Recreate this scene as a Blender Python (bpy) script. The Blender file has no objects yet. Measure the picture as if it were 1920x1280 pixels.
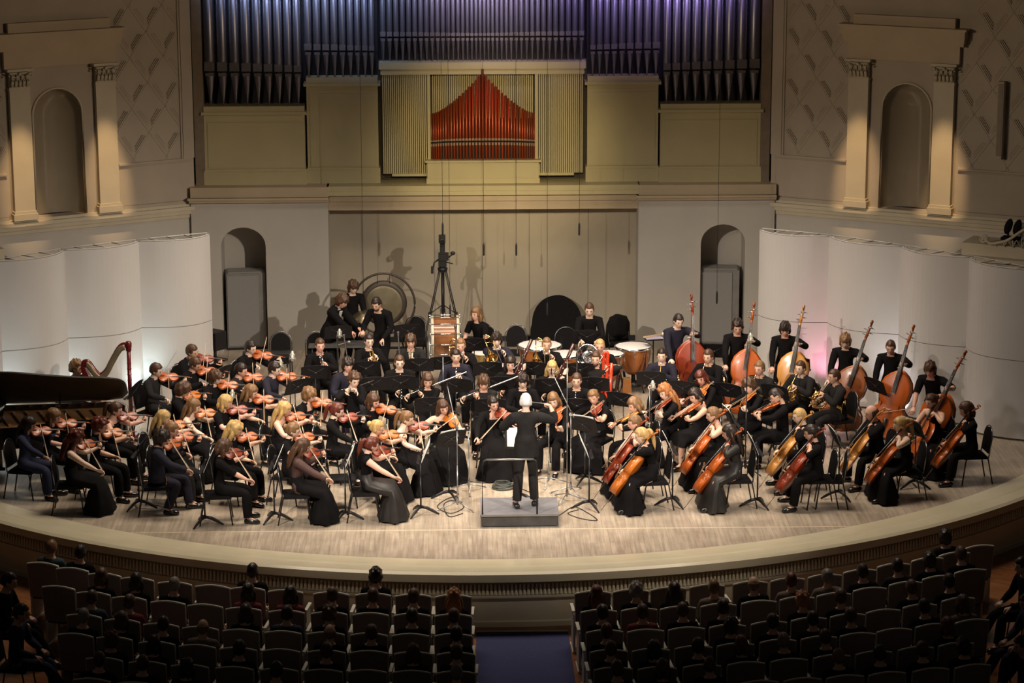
import bpy, math, random
import numpy as np
from mathutils import Vector, Matrix
random.seed(7)
rng = np.random.RandomState(7)
S = bpy.context.scene
COL = S.collection
V3 = lambda *a: np.array(a, float)

# ------------------------------------------------------------------ camera
CAM = V3(-.426, -38.626, 12.303)
YAW, PITCH, ROLL, FPX = .0195, .2369, -.0029, 4867.8
_f = V3(math.sin(YAW)*math.cos(PITCH), math.cos(YAW)*math.cos(PITCH), -math.sin(PITCH))
_r = V3(math.cos(YAW), -math.sin(YAW), 0)
_u = np.cross(_r, _f)
_r2 = _r*math.cos(ROLL)+_u*math.sin(ROLL)
_u2 = _u*math.cos(ROLL)-_r*math.sin(ROLL)
cd = bpy.data.cameras.new('camera')
cam = bpy.data.objects.new('camera', cd)
COL.objects.link(cam)
cam.matrix_world = Matrix(((_r2[0], _u2[0], -_f[0], CAM[0]), (_r2[1], _u2[1], -_f[1], CAM[1]), (_r2[2], _u2[2], -_f[2], CAM[2]), (0, 0, 0, 1)))
cd.sensor_width = 36
cd.lens = 36*FPX/1920
cd.clip_end = 200
S.camera = cam

def at(px, py, z):
    """the point of the place, at height z, that lies at a pixel of the photograph"""
    d = _f+_r2*(px-960)/FPX-_u2*(py-640)/FPX
    return CAM+d*((z-CAM[2])/d[2])

# ------------------------------------------------------------------ light
S.view_settings.view_transform = 'Standard'
S.view_settings.look = 'None'
S.view_settings.gamma = 1
S.view_settings.exposure = 0
S.view_settings.use_curve_mapping = False
w = bpy.data.worlds.new('world'); S.world = w; w.use_nodes = True
w.node_tree.nodes['Background'].inputs[0].default_value = (1, .86, .7, 1)
w.node_tree.nodes['Background'].inputs[1].default_value = .012

def lamp(kind, name, loc, target, power, color, size=1., size_y=None, spot=40, blend=.6):
    l = bpy.data.lights.new(name, kind)
    l.energy = power; l.color = color
    if kind == 'AREA':
        l.shape = 'RECTANGLE' if size_y else 'SQUARE'
        l.size = size
        if size_y: l.size_y = size_y
        l.spread = math.radians(spot if spot != 40 else 170)
    else:
        l.shadow_soft_size = size
    if kind == 'SPOT':
        l.spot_size = math.radians(spot); l.spot_blend = blend
    o = bpy.data.objects.new(name, l); COL.objects.link(o)
    o.location = loc
    o.rotation_euler = (Vector(target)-Vector(loc)).to_track_quat('-Z', 'Y').to_euler()
    return o
WARM = (1, .84, .66)
lamp('AREA', 'stage_light', (0, 2.2, 10), (0, 2.6, 0), 540, WARM, 11, 2.2, spot=88)
lamp('AREA', 'stage_light', (0, 7.0, 10), (0, 6.6, 0), 300, WARM, 9, 1.6, spot=84)
lamp('SPOT', 'front_spot_left', (-7, -9, 9.5), (.8, 5.0, .2), 9500, (1, .88, .74), .12, spot=42, blend=1)
lamp('SPOT', 'front_spot_right', (9, -9, 9.5), (-1.0, 5.0, .2), 9500, (1, .88, .74), .12, spot=42, blend=1)
lamp('SPOT', 'front_spot_centre', (.5, -10, 10.5), (.3, 12.5, 3.8), 13500, (1, .78, .42), .5, spot=14, blend=1)
for sx in (-1, 1):
    lamp('SPOT', 'shell_spot', (-sx*3, -4, 9), (sx*7.6, 7.2, 1.6), 900, (1, .92, .86), .3, spot=40, blend=1)
    lamp('SPOT', 'wall_wash', (-sx*5, -3, 8.6), (sx*8.6, 10.2, 4.6), 1700, (1, .74, .46), .4, spot=44, blend=1)
    for u in (1.8, 3.5):
        bx, by = sx*(5.68+.885*u), 11.85-.466*u
        lamp('SPOT', 'pilaster_spot', (bx-sx*1.0, by-2.6, 9.6), (bx, by, 3.45), 2300, (1, .66, .34), .05, spot=10, blend=.8)
for sx, c in ((-1, (.5, .62, 1)), (1, (.55, .42, 1))):
    lamp('AREA', 'pipe_light', (sx*3.4, 9.6, 9.2), (sx*3.2, 12.1, 7.3), 52, c, 3.2, .4, spot=42)
lamp('AREA', 'pipe_light', (-.2, 9.6, 9.2), (0, 12.1, 7.3), 50, (.80, .66, 1), 2, .4, spot=42)
lamp('SPOT', 'red_pipe_spot', (.15, 8.5, 8.6), (.1, 12.2, 4.5), 230, (1, .03, .16), .08, spot=13, blend=.7)

# ------------------------------------------------------------------ materials
MATS = {}
def mat(name, col, rough=.6, metal=0., nscale=6., namt=.12, bump=0., coat=0., spec=.5, stretch=(1, 1, 1), sheen=0.):
    if name in MATS: return MATS[name]
    m = bpy.data.materials.new(name); m.use_nodes = True
    nt = m.node_tree; b = nt.nodes['Principled BSDF']
    tc = nt.nodes.new('ShaderNodeTexCoord'); mp = nt.nodes.new('ShaderNodeMapping')
    mp.inputs['Scale'].default_value = stretch
    nz = nt.nodes.new('ShaderNodeTexNoise'); nz.inputs['Scale'].default_value = nscale
    nz.inputs['Detail'].default_value = 4
    rp = nt.nodes.new('ShaderNodeValToRGB')
    c = np.array(col, float)
    rp.color_ramp.elements[0].position = .3; rp.color_ramp.elements[1].position = .7
    rp.color_ramp.elements[0].color = (*np.clip(c*(1-namt), 0, 1), 1)
    rp.color_ramp.elements[1].color = (*np.clip(c*(1+namt), 0, 1), 1)
    L = nt.links.new
    L(tc.outputs['Object'], mp.inputs[0]); L(mp.outputs[0], nz.inputs[0]); L(nz.outputs[0], rp.inputs[0])
    L(rp.outputs[0], b.inputs['Base Color'])
    b.inputs['Roughness'].default_value = rough; b.inputs['Metallic'].default_value = metal
    b.inputs['Specular IOR Level'].default_value = spec
    b.inputs['Coat Weight'].default_value = coat; b.inputs['Coat Roughness'].default_value = .12
    b.inputs['Sheen Weight'].default_value = sheen
    if bump:
        bp = nt.nodes.new('ShaderNodeBump'); bp.inputs['Strength'].default_value = bump; bp.inputs['Distance'].default_value = .01
        L(nz.outputs[0], bp.inputs['Height']); L(bp.outputs[0], b.inputs['Normal'])
    MATS[name] = m
    return m
def wood_floor(name, c1, c2, c3, plank=(.075, .6), rough=.35, radial=None, rotz=0.):
    """boards as a brick pattern; radial=(cx,cy) lets the boards fan out round that point"""
    m = bpy.data.materials.new(name); m.use_nodes = True
    nt = m.node_tree; b = nt.nodes['Principled BSDF']; L = nt.links.new
    tc = nt.nodes.new('ShaderNodeTexCoord'); mp = nt.nodes.new('ShaderNodeMapping')
    mp.inputs['Rotation'].default_value = (0, 0, rotz)
    L(tc.outputs['Object'], mp.inputs[0])
    br = nt.nodes.new('ShaderNodeTexBrick')
    br.inputs['Color1'].default_value = (*c1, 1); br.inputs['Color2'].default_value = (*c2, 1); br.inputs['Mortar'].default_value = (*c3, 1)
    br.inputs['Scale'].default_value = 1; br.inputs['Mortar Size'].default_value = .0022
    br.inputs['Brick Width'].default_value = plank[1]; br.inputs['Row Height'].default_value = plank[0]; br.inputs['Bias'].default_value = 0
    nz = nt.nodes.new('ShaderNodeTexNoise'); nz.inputs['Scale'].default_value = 1.6; nz.inputs['Detail'].default_value = 6
    nz2 = nt.nodes.new('ShaderNodeTexNoise'); nz2.inputs['Scale'].default_value = 22; nz2.inputs['Detail'].default_value = 3
    mp2 = nt.nodes.new('ShaderNodeMapping'); mp2.inputs['Scale'].default_value = (.06, 1, 1)
    L(mp.outputs[0], br.inputs[0]); L(tc.outputs['Object'], nz.inputs[0]); L(mp.outputs[0], mp2.inputs[0]); L(mp2.outputs[0], nz2.inputs[0])
    mx = nt.nodes.new('ShaderNodeMix'); mx.data_type = 'RGBA'; mx.blend_type = 'MULTIPLY'; mx.inputs[0].default_value = .75
    r1 = nt.nodes.new('ShaderNodeValToRGB'); r1.color_ramp.elements[0].position = .3; r1.color_ramp.elements[1].position = .7
    r1.color_ramp.elements[0].color = (.60, .58, .56, 1); r1.color_ramp.elements[1].color = (1, 1, 1, 1)
    L(nz.outputs[0], r1.inputs[0]); L(br.outputs[0], mx.inputs[6]); L(r1.outputs[0], mx.inputs[7])
    my = nt.nodes.new('ShaderNodeMix'); my.data_type = 'RGBA'; my.blend_type = 'MULTIPLY'; my.inputs[0].default_value = .8
    r2 = nt.nodes.new('ShaderNodeValToRGB'); r2.color_ramp.elements[0].position = .3; r2.color_ramp.elements[1].position = .7
    r2.color_ramp.elements[0].color = (.58, .54, .50, 1); r2.color_ramp.elements[1].color = (1.0, 1.0, 1.0, 1)
    L(nz2.outputs[0], r2.inputs[0]); L(mx.outputs[2], my.inputs[6]); L(r2.outputs[0], my.inputs[7])
    L(my.outputs[2], b.inputs['Base Color'])
    b.inputs['Roughness'].default_value = rough
    return m

cream = mat('cream_plaster', (.50, .44, .33), .6, nscale=2, namt=.06)
cream_gloss = mat('cream_gloss_paint', (.64, .58, .42), .28, nscale=2, namt=.05, coat=.3)
beige_wall = mat('beige_wall', (.40, .35, .27), .8, nscale=1.2, namt=.05)
pale_wall = mat('pale_wall', (.46, .43, .39), .8, nscale=1.2, namt=.05)
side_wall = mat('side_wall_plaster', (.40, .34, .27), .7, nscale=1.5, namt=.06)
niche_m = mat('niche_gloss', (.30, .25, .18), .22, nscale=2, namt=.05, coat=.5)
organ_cream = mat('organ_case_paint', (.44, .38, .22), .55, nscale=1.5, namt=.05)
tan_m = mat('tan_band', (.44, .35, .24), .55, nscale=1.5, namt=.06)
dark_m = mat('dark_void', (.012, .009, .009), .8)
pipe_m = mat('tin_pipe', (.27, .26, .29), .36, metal=.9, nscale=3, namt=.15, stretch=(1, 1, .2))
pipe_mouth = mat('tin_pipe_mouth', (.17, .155, .15), .5, metal=.8, nscale=3, namt=.15)
copper = mat('copper_pipe', (.30, .050, .012), .36, metal=.45, nscale=4, namt=.2, stretch=(1, 1, .2))
copper_mouth = mat('copper_mouth', (.26, .17, .12), .4, metal=.6)
shell_m = mat('shell_fabric', (.52, .50, .49), .75, nscale=1.2, namt=.03)
shell_edge = mat('shell_truss', (.55, .54, .52), .5)
seam_m = mat('seam_grey', (.16, .15, .145), .7)
black_metal = mat('black_metal', (.018, .017, .018), .38, metal=.2)
black_paint = mat('stand_black', (.007, .006, .008), .5, spec=.3)
black_plastic = mat('black_plastic', (.012, .012, .013), .5)
black_fabric = mat('black_upholstery', (.012, .011, .012), .95, nscale=60, namt=.3, bump=.2, spec=.1)
chrome = mat('chrome', (.75, .75, .76), .14, metal=1.)
steel = mat('grey_steel', (.38, .39, .40), .35, metal=.8)
brass = mat('brass', (.85, .58, .22), .18, metal=1., nscale=9, namt=.1)
silver = mat('silver_plate', (.86, .86, .88), .12, metal=1.)
paper = mat('paper', (.80, .79, .77), .85, nscale=20, namt=.03)
piano_satin = mat('piano_satin', (.006, .005, .006), .42)
piano_black = mat('piano_lacquer', (.006, .005, .006), .10, coat=.8)
gold_iron = mat('piano_frame_gold', (.48, .25, .09), .35, metal=.4)
ebony = mat('ebony', (.018, .014, .013), .38)
maple = mat('bridge_maple', (.62, .48, .28), .6)
string_m = mat('string_steel', (.5, .5, .5), .3, metal=.9)
bow_wood = mat('bow_wood', (.48, .26, .12), .35, coat=.3)
bow_hair = mat('bow_hair', (.80, .76, .66), .6)
hole_m = mat('f_hole_dark', (.02, .008, .004), .8)
def varnish(n, c): return mat('varnish_'+n, c, .36, nscale=5, namt=.28, coat=.22, stretch=(1, .25, 1))
VARN = {'orange': varnish('orange', (.43, .088, .009)), 'amber': varnish('amber', (.50, .14, .016)), 'red': varnish('red', (.25, .034, .010)), 'brown': varnish('brown', (.28, .085, .025)),
        'gold': varnish('gold', (.60, .27, .06))}
timp_wood = mat('timpani_bowl_copper', (.40, .14, .04), .25, metal=.35, nscale=4, namt=.5, coat=.4, stretch=(1, 1, .3))
drum_skin = mat('drum_skin', (.70, .67, .66), .55, nscale=2, namt=.03)
podium_grey = mat('podium_grey', (.17, .17, .19), .7, nscale=8, namt=.12)
podium_side = mat('podium_side', (.055, .052, .052), .6, nscale=6, namt=.3)
harp_red = mat('harp_mahogany', (.10, .008, .010), .2, coat=.6, nscale=3, namt=.2)
harp_wood = mat('harp_soundboard', (.55, .30, .09), .35, nscale=4, namt=.2)
harp_neck = mat('harp_neck_plate', (.26, .20, .12), .4, metal=.4)
bassoon_red = mat('red_lacquer', (.62, .05, .015), .2, coat=.6)
bassoon_dark = mat('dark_maple', (.05, .010, .008), .25, coat=.5)
speaker_grey = mat('speaker_grille', (.25, .24, .23), .7, nscale=80, namt=.06)
bronze = mat('gong_bronze', (.20, .17, .11), .42, metal=.6, nscale=3, namt=.3)
bronze_dark = mat('gong_rim', (.07, .055, .045), .5, metal=.5)
parquet = mat('tmp', (1, 1, 1))
stage_floor_m = wood_floor('stage_parquet', (.62, .53, .43), (.50, .43, .35), (.40, .33, .26), (.075, .55), .34, rotz=math.pi/2)
hall_floor_m = wood_floor('hall_parquet', (.36, .15, .06), (.28, .11, .045), (.12, .05, .02), (.07, .4), .3, rotz=.6)
carpet_m = mat('blue_carpet', (.025, .028, .10), .95, nscale=60, namt=.2, bump=.2)
seat_paint = mat('seat_cream_paint', (.66, .63, .54), .4, nscale=4, namt=.05)
seat_back_m = mat('seat_back_panel', (.24, .20, .185), .6, nscale=4, namt=.08)
seat_cloth = mat('seat_cloth', (.10, .02, .03), .9)
SKIN = [mat('skin_light', (.72, .44, .32), .5, nscale=9, namt=.05), mat('skin_pink', (.74, .42, .32), .5, nscale=9, namt=.05), mat('skin_pale', (.80, .56, .44), .5, nscale=9, namt=.05)]
eye_m = mat('eye_dark', (.03, .02, .018), .3)
lip_m = mat('lips', (.42, .13, .11), .5)
HAIR = {'blond': mat('hair_blond', (.50, .32, .12), .45, nscale=30, namt=.35, bump=.4, stretch=(1, 1, .15)), 'ltbrown': mat('hair_light_brown', (.20, .105, .045), .45, nscale=30, namt=.35, bump=.4, stretch=(1, 1, .15)),
        'brown': mat('hair_brown', (.075, .035, .018), .45, nscale=30, namt=.35, bump=.4, stretch=(1, 1, .15)), 'dark': mat('hair_dark', (.022, .012, .009), .42, nscale=30, namt=.35, bump=.4, stretch=(1, 1, .15)),
        'auburn': mat('hair_auburn', (.11, .022, .012), .42, nscale=30, namt=.35, bump=.4, stretch=(1, 1, .15)), 'white': mat('hair_white', (.66, .63, .62), .5, nscale=30, namt=.15, bump=.4, stretch=(1, 1, .15)),
        'strawberry': mat('hair_strawberry', (.38, .15, .05), .45, nscale=30, namt=.35, bump=.4, stretch=(1, 1, .15)), 'grey': mat('hair_grey', (.22, .19, .17), .5, nscale=30, namt=.2, bump=.4)}
CLOTH = {'k': mat('black_cloth', (.0075, .0068, .0075), .9, nscale=5, namt=.35, spec=.10), 'n': mat('navy_cloth', (.013, .012, .024), .85, nscale=5, namt=.3, spec=.3),
         'g': mat('charcoal_cloth', (.019, .0175, .018), .9, nscale=5, namt=.3, spec=.12), 's': mat('black_satin', (.016, .014, .014), .5, nscale=5, namt=.3),
         'v': mat('sheer_black', (.07, .032, .028), .7, nscale=9, namt=.2), 'w': mat('white_shirt', (.72, .71, .69), .8), 'r': mat('dark_red_cloth', (.16, .012, .016), .85),
         'b': mat('dark_blue_cloth', (.012, .016, .05), .85), 'l': mat('dull_teal_cloth', (.02, .05, .06), .85), 'p': mat('beige_cloth', (.16, .12, .10), .85)}
shoe_m = mat('shoe_leather', (.012, .011, .012), .2, coat=.3)
white_flower = mat('white_clip', (.8, .75, .6), .6)

# ------------------------------------------------------------------ mesh builder
def frame_of(d, up=(0, 0, 1)):
    """3x3 with columns x, y, z where y is along d and z as near up as it can be"""
    y = np.array(d, float); y /= np.linalg.norm(y)
    z = np.array(up, float); z = z-y*(z@y)
    if np.linalg.norm(z) < 1e-5: z = V3(1, 0, 0)-y*y[0]
    z /= np.linalg.norm(z)
    return np.stack([np.cross(y, z), y, z], 1)
def m4(loc=(0, 0, 0), R=None):
    M = Matrix.Identity(4)
    if R is not None:
        for i in range(3):
            for j in range(3): M[i][j] = float(R[i][j])
    for i in range(3): M[i][3] = float(loc[i])
    return M
def rz(a):
    c, s = math.cos(a), math.sin(a); return np.array([[c, -s, 0], [s, c, 0], [0, 0, 1.]])
def rx(a):
    c, s = math.cos(a), math.sin(a); return np.array([[1, 0, 0], [0, c, -s], [0, s, c.real]]) if False else np.array([[1, 0, 0], [0, c, -s], [0, s, c]])
def ry(a):
    c, s = math.cos(a), math.sin(a); return np.array([[c, 0, s], [0, 1, 0], [-s, 0, c]])
def crom(P, n):
    """smooth curve through the points P, n steps in each span"""
    P = [np.array(q, float) for q in P]; out = []
    E = [2*P[0]-P[1]]+P+[2*P[-1]-P[-2]]
    for i in range(1, len(E)-2):
        a, b, c, d = E[i-1:i+3]
        for k in range(n):
            t = k/n
            out.append(.5*((2*b)+(-a+c)*t+(2*a-5*b+4*c-d)*t*t+(-a+3*b-3*c+d)*t**3))
    out.append(P[-1]); return out

class MB:
    def __init__(s): s.v = []; s.f = []; s.mi = []; s.sm = []
    def add(s, V, F, mi=0, smooth=True, R=None, loc=None):
        V = np.asarray(V, float).reshape(-1, 3)
        if R is not None: V = V@np.asarray(R).T
        if loc is not None: V = V+np.asarray(loc)
        n = len(s.v); s.v.extend(map(tuple, V))
        for f in F: s.f.append(tuple(n+i for i in f)); s.mi.append(mi); s.sm.append(smooth)
        return s
    def box(s, c, d, R=None, mi=0, taper=1.):
        x, y, z = [q/2 for q in d]
        V = [(-x, -y, -z), (x, -y, -z), (x, y, -z), (-x, y, -z), (-x*taper, -y*taper, z), (x*taper, -y*taper, z), (x*taper, y*taper, z), (-x*taper, y*taper, z)]
        return s.add(V, [(3, 2, 1, 0), (4, 5, 6, 7), (0, 1, 5, 4), (1, 2, 6, 5), (2, 3, 7, 6), (3, 0, 4, 7)], mi, False, R, c)
    def bb(s, x0, x1, y0, y1, z0, z1, mi=0):
        return s.box(((x0+x1)/2, (y0+y1)/2, (z0+z1)/2), (x1-x0, y1-y0, z1-z0), mi=mi)
    def loft(s, rings, mi=0, smooth=True, caps=(True, True), closed=True):
        n = len(rings[0]); V = [p for r in rings for p in r]; F = []
        for i in range(len(rings)-1):
            for j in range(n if closed else n-1):
                k = (j+1) % n
                F.append((i*n+j, i*n+k, (i+1)*n+k, (i+1)*n+j))
        if caps[0]: F.append(tuple(range(n))[::-1])
        if caps[1]: F.append(tuple((len(rings)-1)*n+j for j in range(n)))
        return s.add(V, F, mi, smooth)
    def tube(s, P, r, n=8, mi=0, up=(0, 0, 1), flat=1., caps=(True, True), smooth=True, closed=False):
        P = [np.array(q, float) for q in P]
        if np.isscalar(r): r = [r]*len(P)
        rings = []
        for i, p in enumerate(P):
            d = P[min(i+1, len(P)-1)]-P[max(i-1, 0)]
            if closed: d = P[(i+1) % len(P)]-P[i-1]
            if np.linalg.norm(d) < 1e-9: d = V3(0, 0, 1)
            R = frame_of(d, up)
            rings.append([p+R[:, 0]*math.cos(a)*r[i]+R[:, 2]*math.sin(a)*r[i]*flat for a in [2*math.pi*k/n for k in range(n)]])
        if closed: rings.append(rings[0]); caps = (False, False)
        return s.loft(rings, mi, smooth, caps)
    def lathe(s, prof, n=16, axis='z', c=(0, 0, 0), R=None, mi=0, a0=0., a1=2*math.pi, smooth=True, caps=(False, False)):
        full = abs(a1-a0-2*math.pi) < 1e-6
        m = n if full else n+1; V = []; F = []
        for (r, z) in prof:
            for k in range(m):
                a = a0+(a1-a0)*k/n; V.append((r*math.cos(a), r*math.sin(a), z))
        for i in range(len(prof)-1):
            for k in range(n):
                j = (k+1) % m
                F.append((i*m+k, i*m+j, (i+1)*m+j, (i+1)*m+k))
        if caps[0]: F.append(tuple(range(m))[::-1])
        if caps[1]: F.append(tuple((len(prof)-1)*m+k for k in range(m)))
        V = np.array(V)
        if axis == 'y': V = V[:, [0, 2, 1]]*V3(1, 1, -1)
        return s.add(V, F, mi, smooth, R, c)
    def prism(s, pts, h0, h1, plane='xy', mi=0, R=None, loc=None, smooth=False):
        n = len(pts)
        V = [(x, y, h0) for x, y in pts]+[(x, y, h1) for x, y in pts]
        if plane == 'xz': V = [(x, z, y) for x, y, z in V]
        if plane == 'yz': V = [(z, x, y) for x, y, z in V]
        F = [tuple(range(n))[::-1], tuple(range(n, 2*n))]+[(i, (i+1) % n, n+(i+1) % n, n+i) for i in range(n)]
        return s.add(V, F, mi, smooth, R, loc)
    def ell(s, c, r, R=None, n=12, m=8, mi=0):
        V = []; F = []
        for i in range(m+1):
            t = math.pi*i/m
            for j in range(n):
                a = 2*math.pi*j/n; V.append((r[0]*math.sin(t)*math.cos(a), r[1]*math.sin(t)*math.sin(a), r[2]*math.cos(t)))
        for i in range(m):
            for j in range(n):
                k = (j+1) % n; F.append((i*n+j, (i+1)*n+j, (i+1)*n+k, i*n+k))
        return s.add(V, F, mi, True, R, c)
    def build(s, name, mats, parent=None, M=None):
        me = bpy.data.meshes.new(name)
        me.from_pydata(s.v, [], s.f)
        if not isinstance(mats, (list, tuple)): mats = [mats]
        for m in mats: me.materials.append(m)
        me.polygons.foreach_set('material_index', s.mi)
        me.polygons.foreach_set('use_smooth', s.sm)
        me.update()
        o = bpy.data.objects.new(name, me); COL.objects.link(o)
        if parent is not None: o.parent = parent
        if M is not None: o.matrix_local = M
        return o

def tag(o, label=None, cat=None, group=None, kind=None):
    if label: o['label'] = label
    if cat: o['category'] = cat
    if group: o['group'] = group
    if kind: o['kind'] = kind
    return o
def empty(name, M=None, label=None, cat=None, group=None):
    o = bpy.data.objects.new(name, None); COL.objects.link(o)
    o.empty_display_size = .1
    if M is not None: o.matrix_world = M
    return tag(o, label, cat, group)
def struct(name, mb, m): return tag(mb.build(name, m), kind='structure')
KIDS = {}
def kids(o):
    return [c for c in o.children]
def copy_tree(o, parent=None, swap=None):
    c = o.copy(); COL.objects.link(c)
    if parent is not None: c.parent = parent
    for ch in kids(o): copy_tree(ch, c)
    return c
class Proto:
    """first use returns the thing itself, later uses return copies of it and its parts"""
    def __init__(s, make): s.make = make; s.o = None
    def put(s, M, label, cat, group=None):
        if s.o is None: s.o = s.make(); o = s.o; s.tree = None
        else: o = copy_tree(s.o)
        o.matrix_world = M
        for k in ('label', 'category', 'group'):
            if k in o: del o[k]
        return tag(o, label, cat, group)
# ================================================================== the hall
YC, RI, RO = 9.843, 11.445, 12.154
FZ = -.85
def arc(r, a0, a1, n, c=(0, YC)):
    return [(c[0]+r*math.sin(math.radians(a0+(a1-a0)*k/n)), c[1]-r*math.cos(math.radians(a0+(a1-a0)*k/n))) for k in range(n+1)]
mb = MB(); mb.prism(arc(RI+.06, -92, 92, 120)+[(11.4, 14), (-11.4, 14)], -.12, 0); struct('floor', mb, stage_floor_m)
mb = MB(); mb.bb(-16, 16, -16, 14, FZ-.1, FZ); struct('floor_hall', mb, hall_floor_m)
prof = [(11.445, -.05), (11.445, .012), (11.47, .022), (11.80, .03), (11.86, .022), (11.90, .034), (12.10, .03), (12.154, .0), (12.154, -.115), (12.11, -.13), (12.07, -.14), (12.0, -.17), (11.90, -.18), (11.90, -.345), (12.02, -.35), (12.05, -.365), (12.05, -.395), (12.0, -.41), (12.0, -.76), (12.035, -.775), (12.035, -.85)]
mb = MB(); mb.lathe(prof, 160, c=(0, YC, 0), a0=math.radians(-178), a1=math.radians(-2), smooth=False); tag(mb.build('trim_1', cream_gloss), kind='structure')
mb = MB()
for k in range(430):
    a = math.radians(-62+124*k/429); r = 12.02
    x, y = r*math.sin(a), YC-r*math.cos(a)
    mb.lathe([(.010, -.19), (.020, -.25), (.027, -.32), (.034, -.345)], 6, c=(x, y, 0))
struct('trim_2', mb, cream_gloss)
mb = MB(); mb.bb(-5.6, 5.6, -.125, -.095, -.002, .0025); struct('trim_3', mb, mat('pale_floor_strip', (.62, .52, .40), .4))
# back wall: pillars with niches, recess, beam, ledges
def arch_panel(mb, x0, x1, z1, ax0, ax1, zs, zt, y0, depth, back=True, mi=0, zb=0.):
    """a wall slab from x0 to x1, 0 to z1, with an arched opening"""
    n = 12; cx = (ax0+ax1)/2; hw = (ax1-ax0)/2
    pts = [(ax0, zb), (ax0, zs)]+[(cx-hw*math.cos(math.pi*k/n), zs+(zt-zs)*math.sin(math.pi*k/n)) for k in range(1, n)]+[(ax1, zs), (ax1, zb)]
    mb.bb(x0, ax0, y0, y0+depth, zb, z1, mi); mb.bb(ax1, x1, y0, y0+depth, zb, z1, mi)
    for i in range(1, len(pts)-2):
        (xa, za), (xb, zb2) = pts[i], pts[i+1]
        V = [(xa, y0, za), (xb, y0, zb2), (xb, y0, z1), (xa, y0, z1), (xa, y0+depth, za), (xb, y0+depth, zb2), (xb, y0+depth, z1), (xa, y0+depth, z1)]
        mb.add(V, [(0, 1, 2, 3), (7, 6, 5, 4), (0, 4, 5, 1), (2, 6, 7, 3)], mi, False)
for sx, nm in ((-1, 'wall_back_left'), (1, 'wall_back_right')):
    mb = MB()
    a, b = sorted((sx*3.06, sx*5.75)); p, q = sorted((sx*4.30, sx*5.18))
    arch_panel(mb, a, b, 3.0, p, q, 2.12, 2.50, 11.7, .75)
    mb.bb(a-.02, b+.02, 12.45, 12.6, 0, 3.0)
    struct(nm, mb, pale_wall)
    mb = MB()
    mb.bb(a-.03, b+.02, 11.62, 12.3, 3.0, 3.10); mb.bb(a-.0, b+.02, 11.66, 12.3, 3.10, 3.30); mb.bb(a-.05, b+.02, 11.58, 12.3, 3.055, 3.10)
    struct('trim_4', mb, tan_m)
mb = MB(); mb.bb(-3.06, 3.06, 12.4, 12.6, 0, 3.2)
struct('wall_back', mb, beige_wall)
mb = MB()
for x in (-2.43, -.98, -.02, .92, 2.1): mb.bb(x-.006, x+.006, 12.392, 12.40, .1, 2.8)
struct('trim_5', mb, mat('panel_joint', (.22, .19, .15), .8))
mb = MB(); mb.bb(-3.06, 3.06, 12.34, 12.4, 0, .1); struct('baseboard_back', mb, black_plastic)
mb = MB(); mb.bb(-3.06, 3.06, 11.85, 12.4, 2.80, 3.12); mb.bb(-3.06, 3.06, 11.80, 12.4, 2.98, 3.12); struct('trim_6', mb, tan_m)
mb = MB(); mb.bb(-3.12, 3.12, 11.68, 12.5, 3.12, 3.2); mb.bb(-3.08, 3.08, 11.72, 12.5, 3.2, 3.30); struct('trim_7', mb, organ_cream)
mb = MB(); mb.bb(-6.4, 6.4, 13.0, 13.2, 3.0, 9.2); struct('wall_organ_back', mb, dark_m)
for sx, nm in ((-1, 'wall_jamb_left'), (1, 'wall_jamb_right')):
    mb = MB(); a, b = sorted((sx*5.78, sx*6.1)); mb.bb(a, b, 12.0, 13.1, 3.2, 9.2)
    mb.bb(*sorted((sx*5.47, sx*5.66)), 11.98, 12.3, 3.3, 9.2)
    struct(nm, mb, mat('jamb_paint', (.20, .155, .11), .6))

# organ ------------------------------------------------------------
def organ_case(name, x0, x1, z0, z1, y0, label, low=.30, both=True):
    t = empty(name, m4(((x0+x1)/2, 12.3, z0)), label, 'organ case')
    cx = (x0+x1)/2; w = (x1-x0)/2
    mb = MB(); mb.bb(-w, w, y0-12.3, .5, .0, z1-z0-.16); mb.bb(-w+.06, w-.06, y0-12.3-.012, 0, low+.04, z1-z0-.32)
    mb.build('case_panel', organ_cream, t)
    mb = MB(); mb.bb(-w-.03, w+.03, y0-12.33, .1, 0, low); mb.bb(-w-.01, w+.01, y0-12.345, .1, low-.03, low+.015)
    mb.build('plinth', organ_cream, t)
    mb = MB(); mb.bb(-w-.05, w+.05, y0-12.37, .5, z1-z0-.17, z1-z0-.11); mb.bb(-w, w, y0-12.34, .5, z1-z0-.11, z1-z0); mb.build('shelf', organ_cream, t)
    return t
LBL = {-1: 'left', 1: 'right'}
for sx in (-1, 1):
    organ_case('organ_case', *sorted((sx*3.50, sx*5.47)), 3.30, 4.86, 12.0, 'low cream organ case panel at the outer %s under the tallest pipes' % LBL[sx])
    organ_case('organ_case', *sorted((sx*2.06, sx*3.46)), 3.30, 5.40, 12.12, 'taller cream organ case panel just %s of the central louvres' % LBL[sx])
t = empty('organ_louvre_screen', m4((0, 12.3, 3.3)), 'wide cream louvred screen of thin vertical slats around the red pipes', 'organ screen')
mb = MB(); mb.bb(-2.07, 2.07, .15, .2, 0, 2.4); mb.build('backing', mat('louvre_gap', (.05, .042, .03), .8), t)
for s in (-1, 1):
    mb = MB()
    for k in range(23): x = s*(1.10+.88*(k+.5)/23); mb.bb(x-.0125, x+.0125, -.12, .02, .17, 2.16)
    mb.build('slat_panel', organ_cream, t)
mb = MB()
for k in range(54):
    x = -1.0+2.0*(k+.5)/54; mb.bb(x-.0105, x+.0105, .02, .12, .45, 2.16)
mb.build('slat_panel', organ_cream, t)
mb = MB(); mb.bb(-2.03, 2.03, -.2, .3, 2.25, 2.38); mb.bb(-2.0, 2.0, -.17, .3, 2.14, 2.25)
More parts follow.
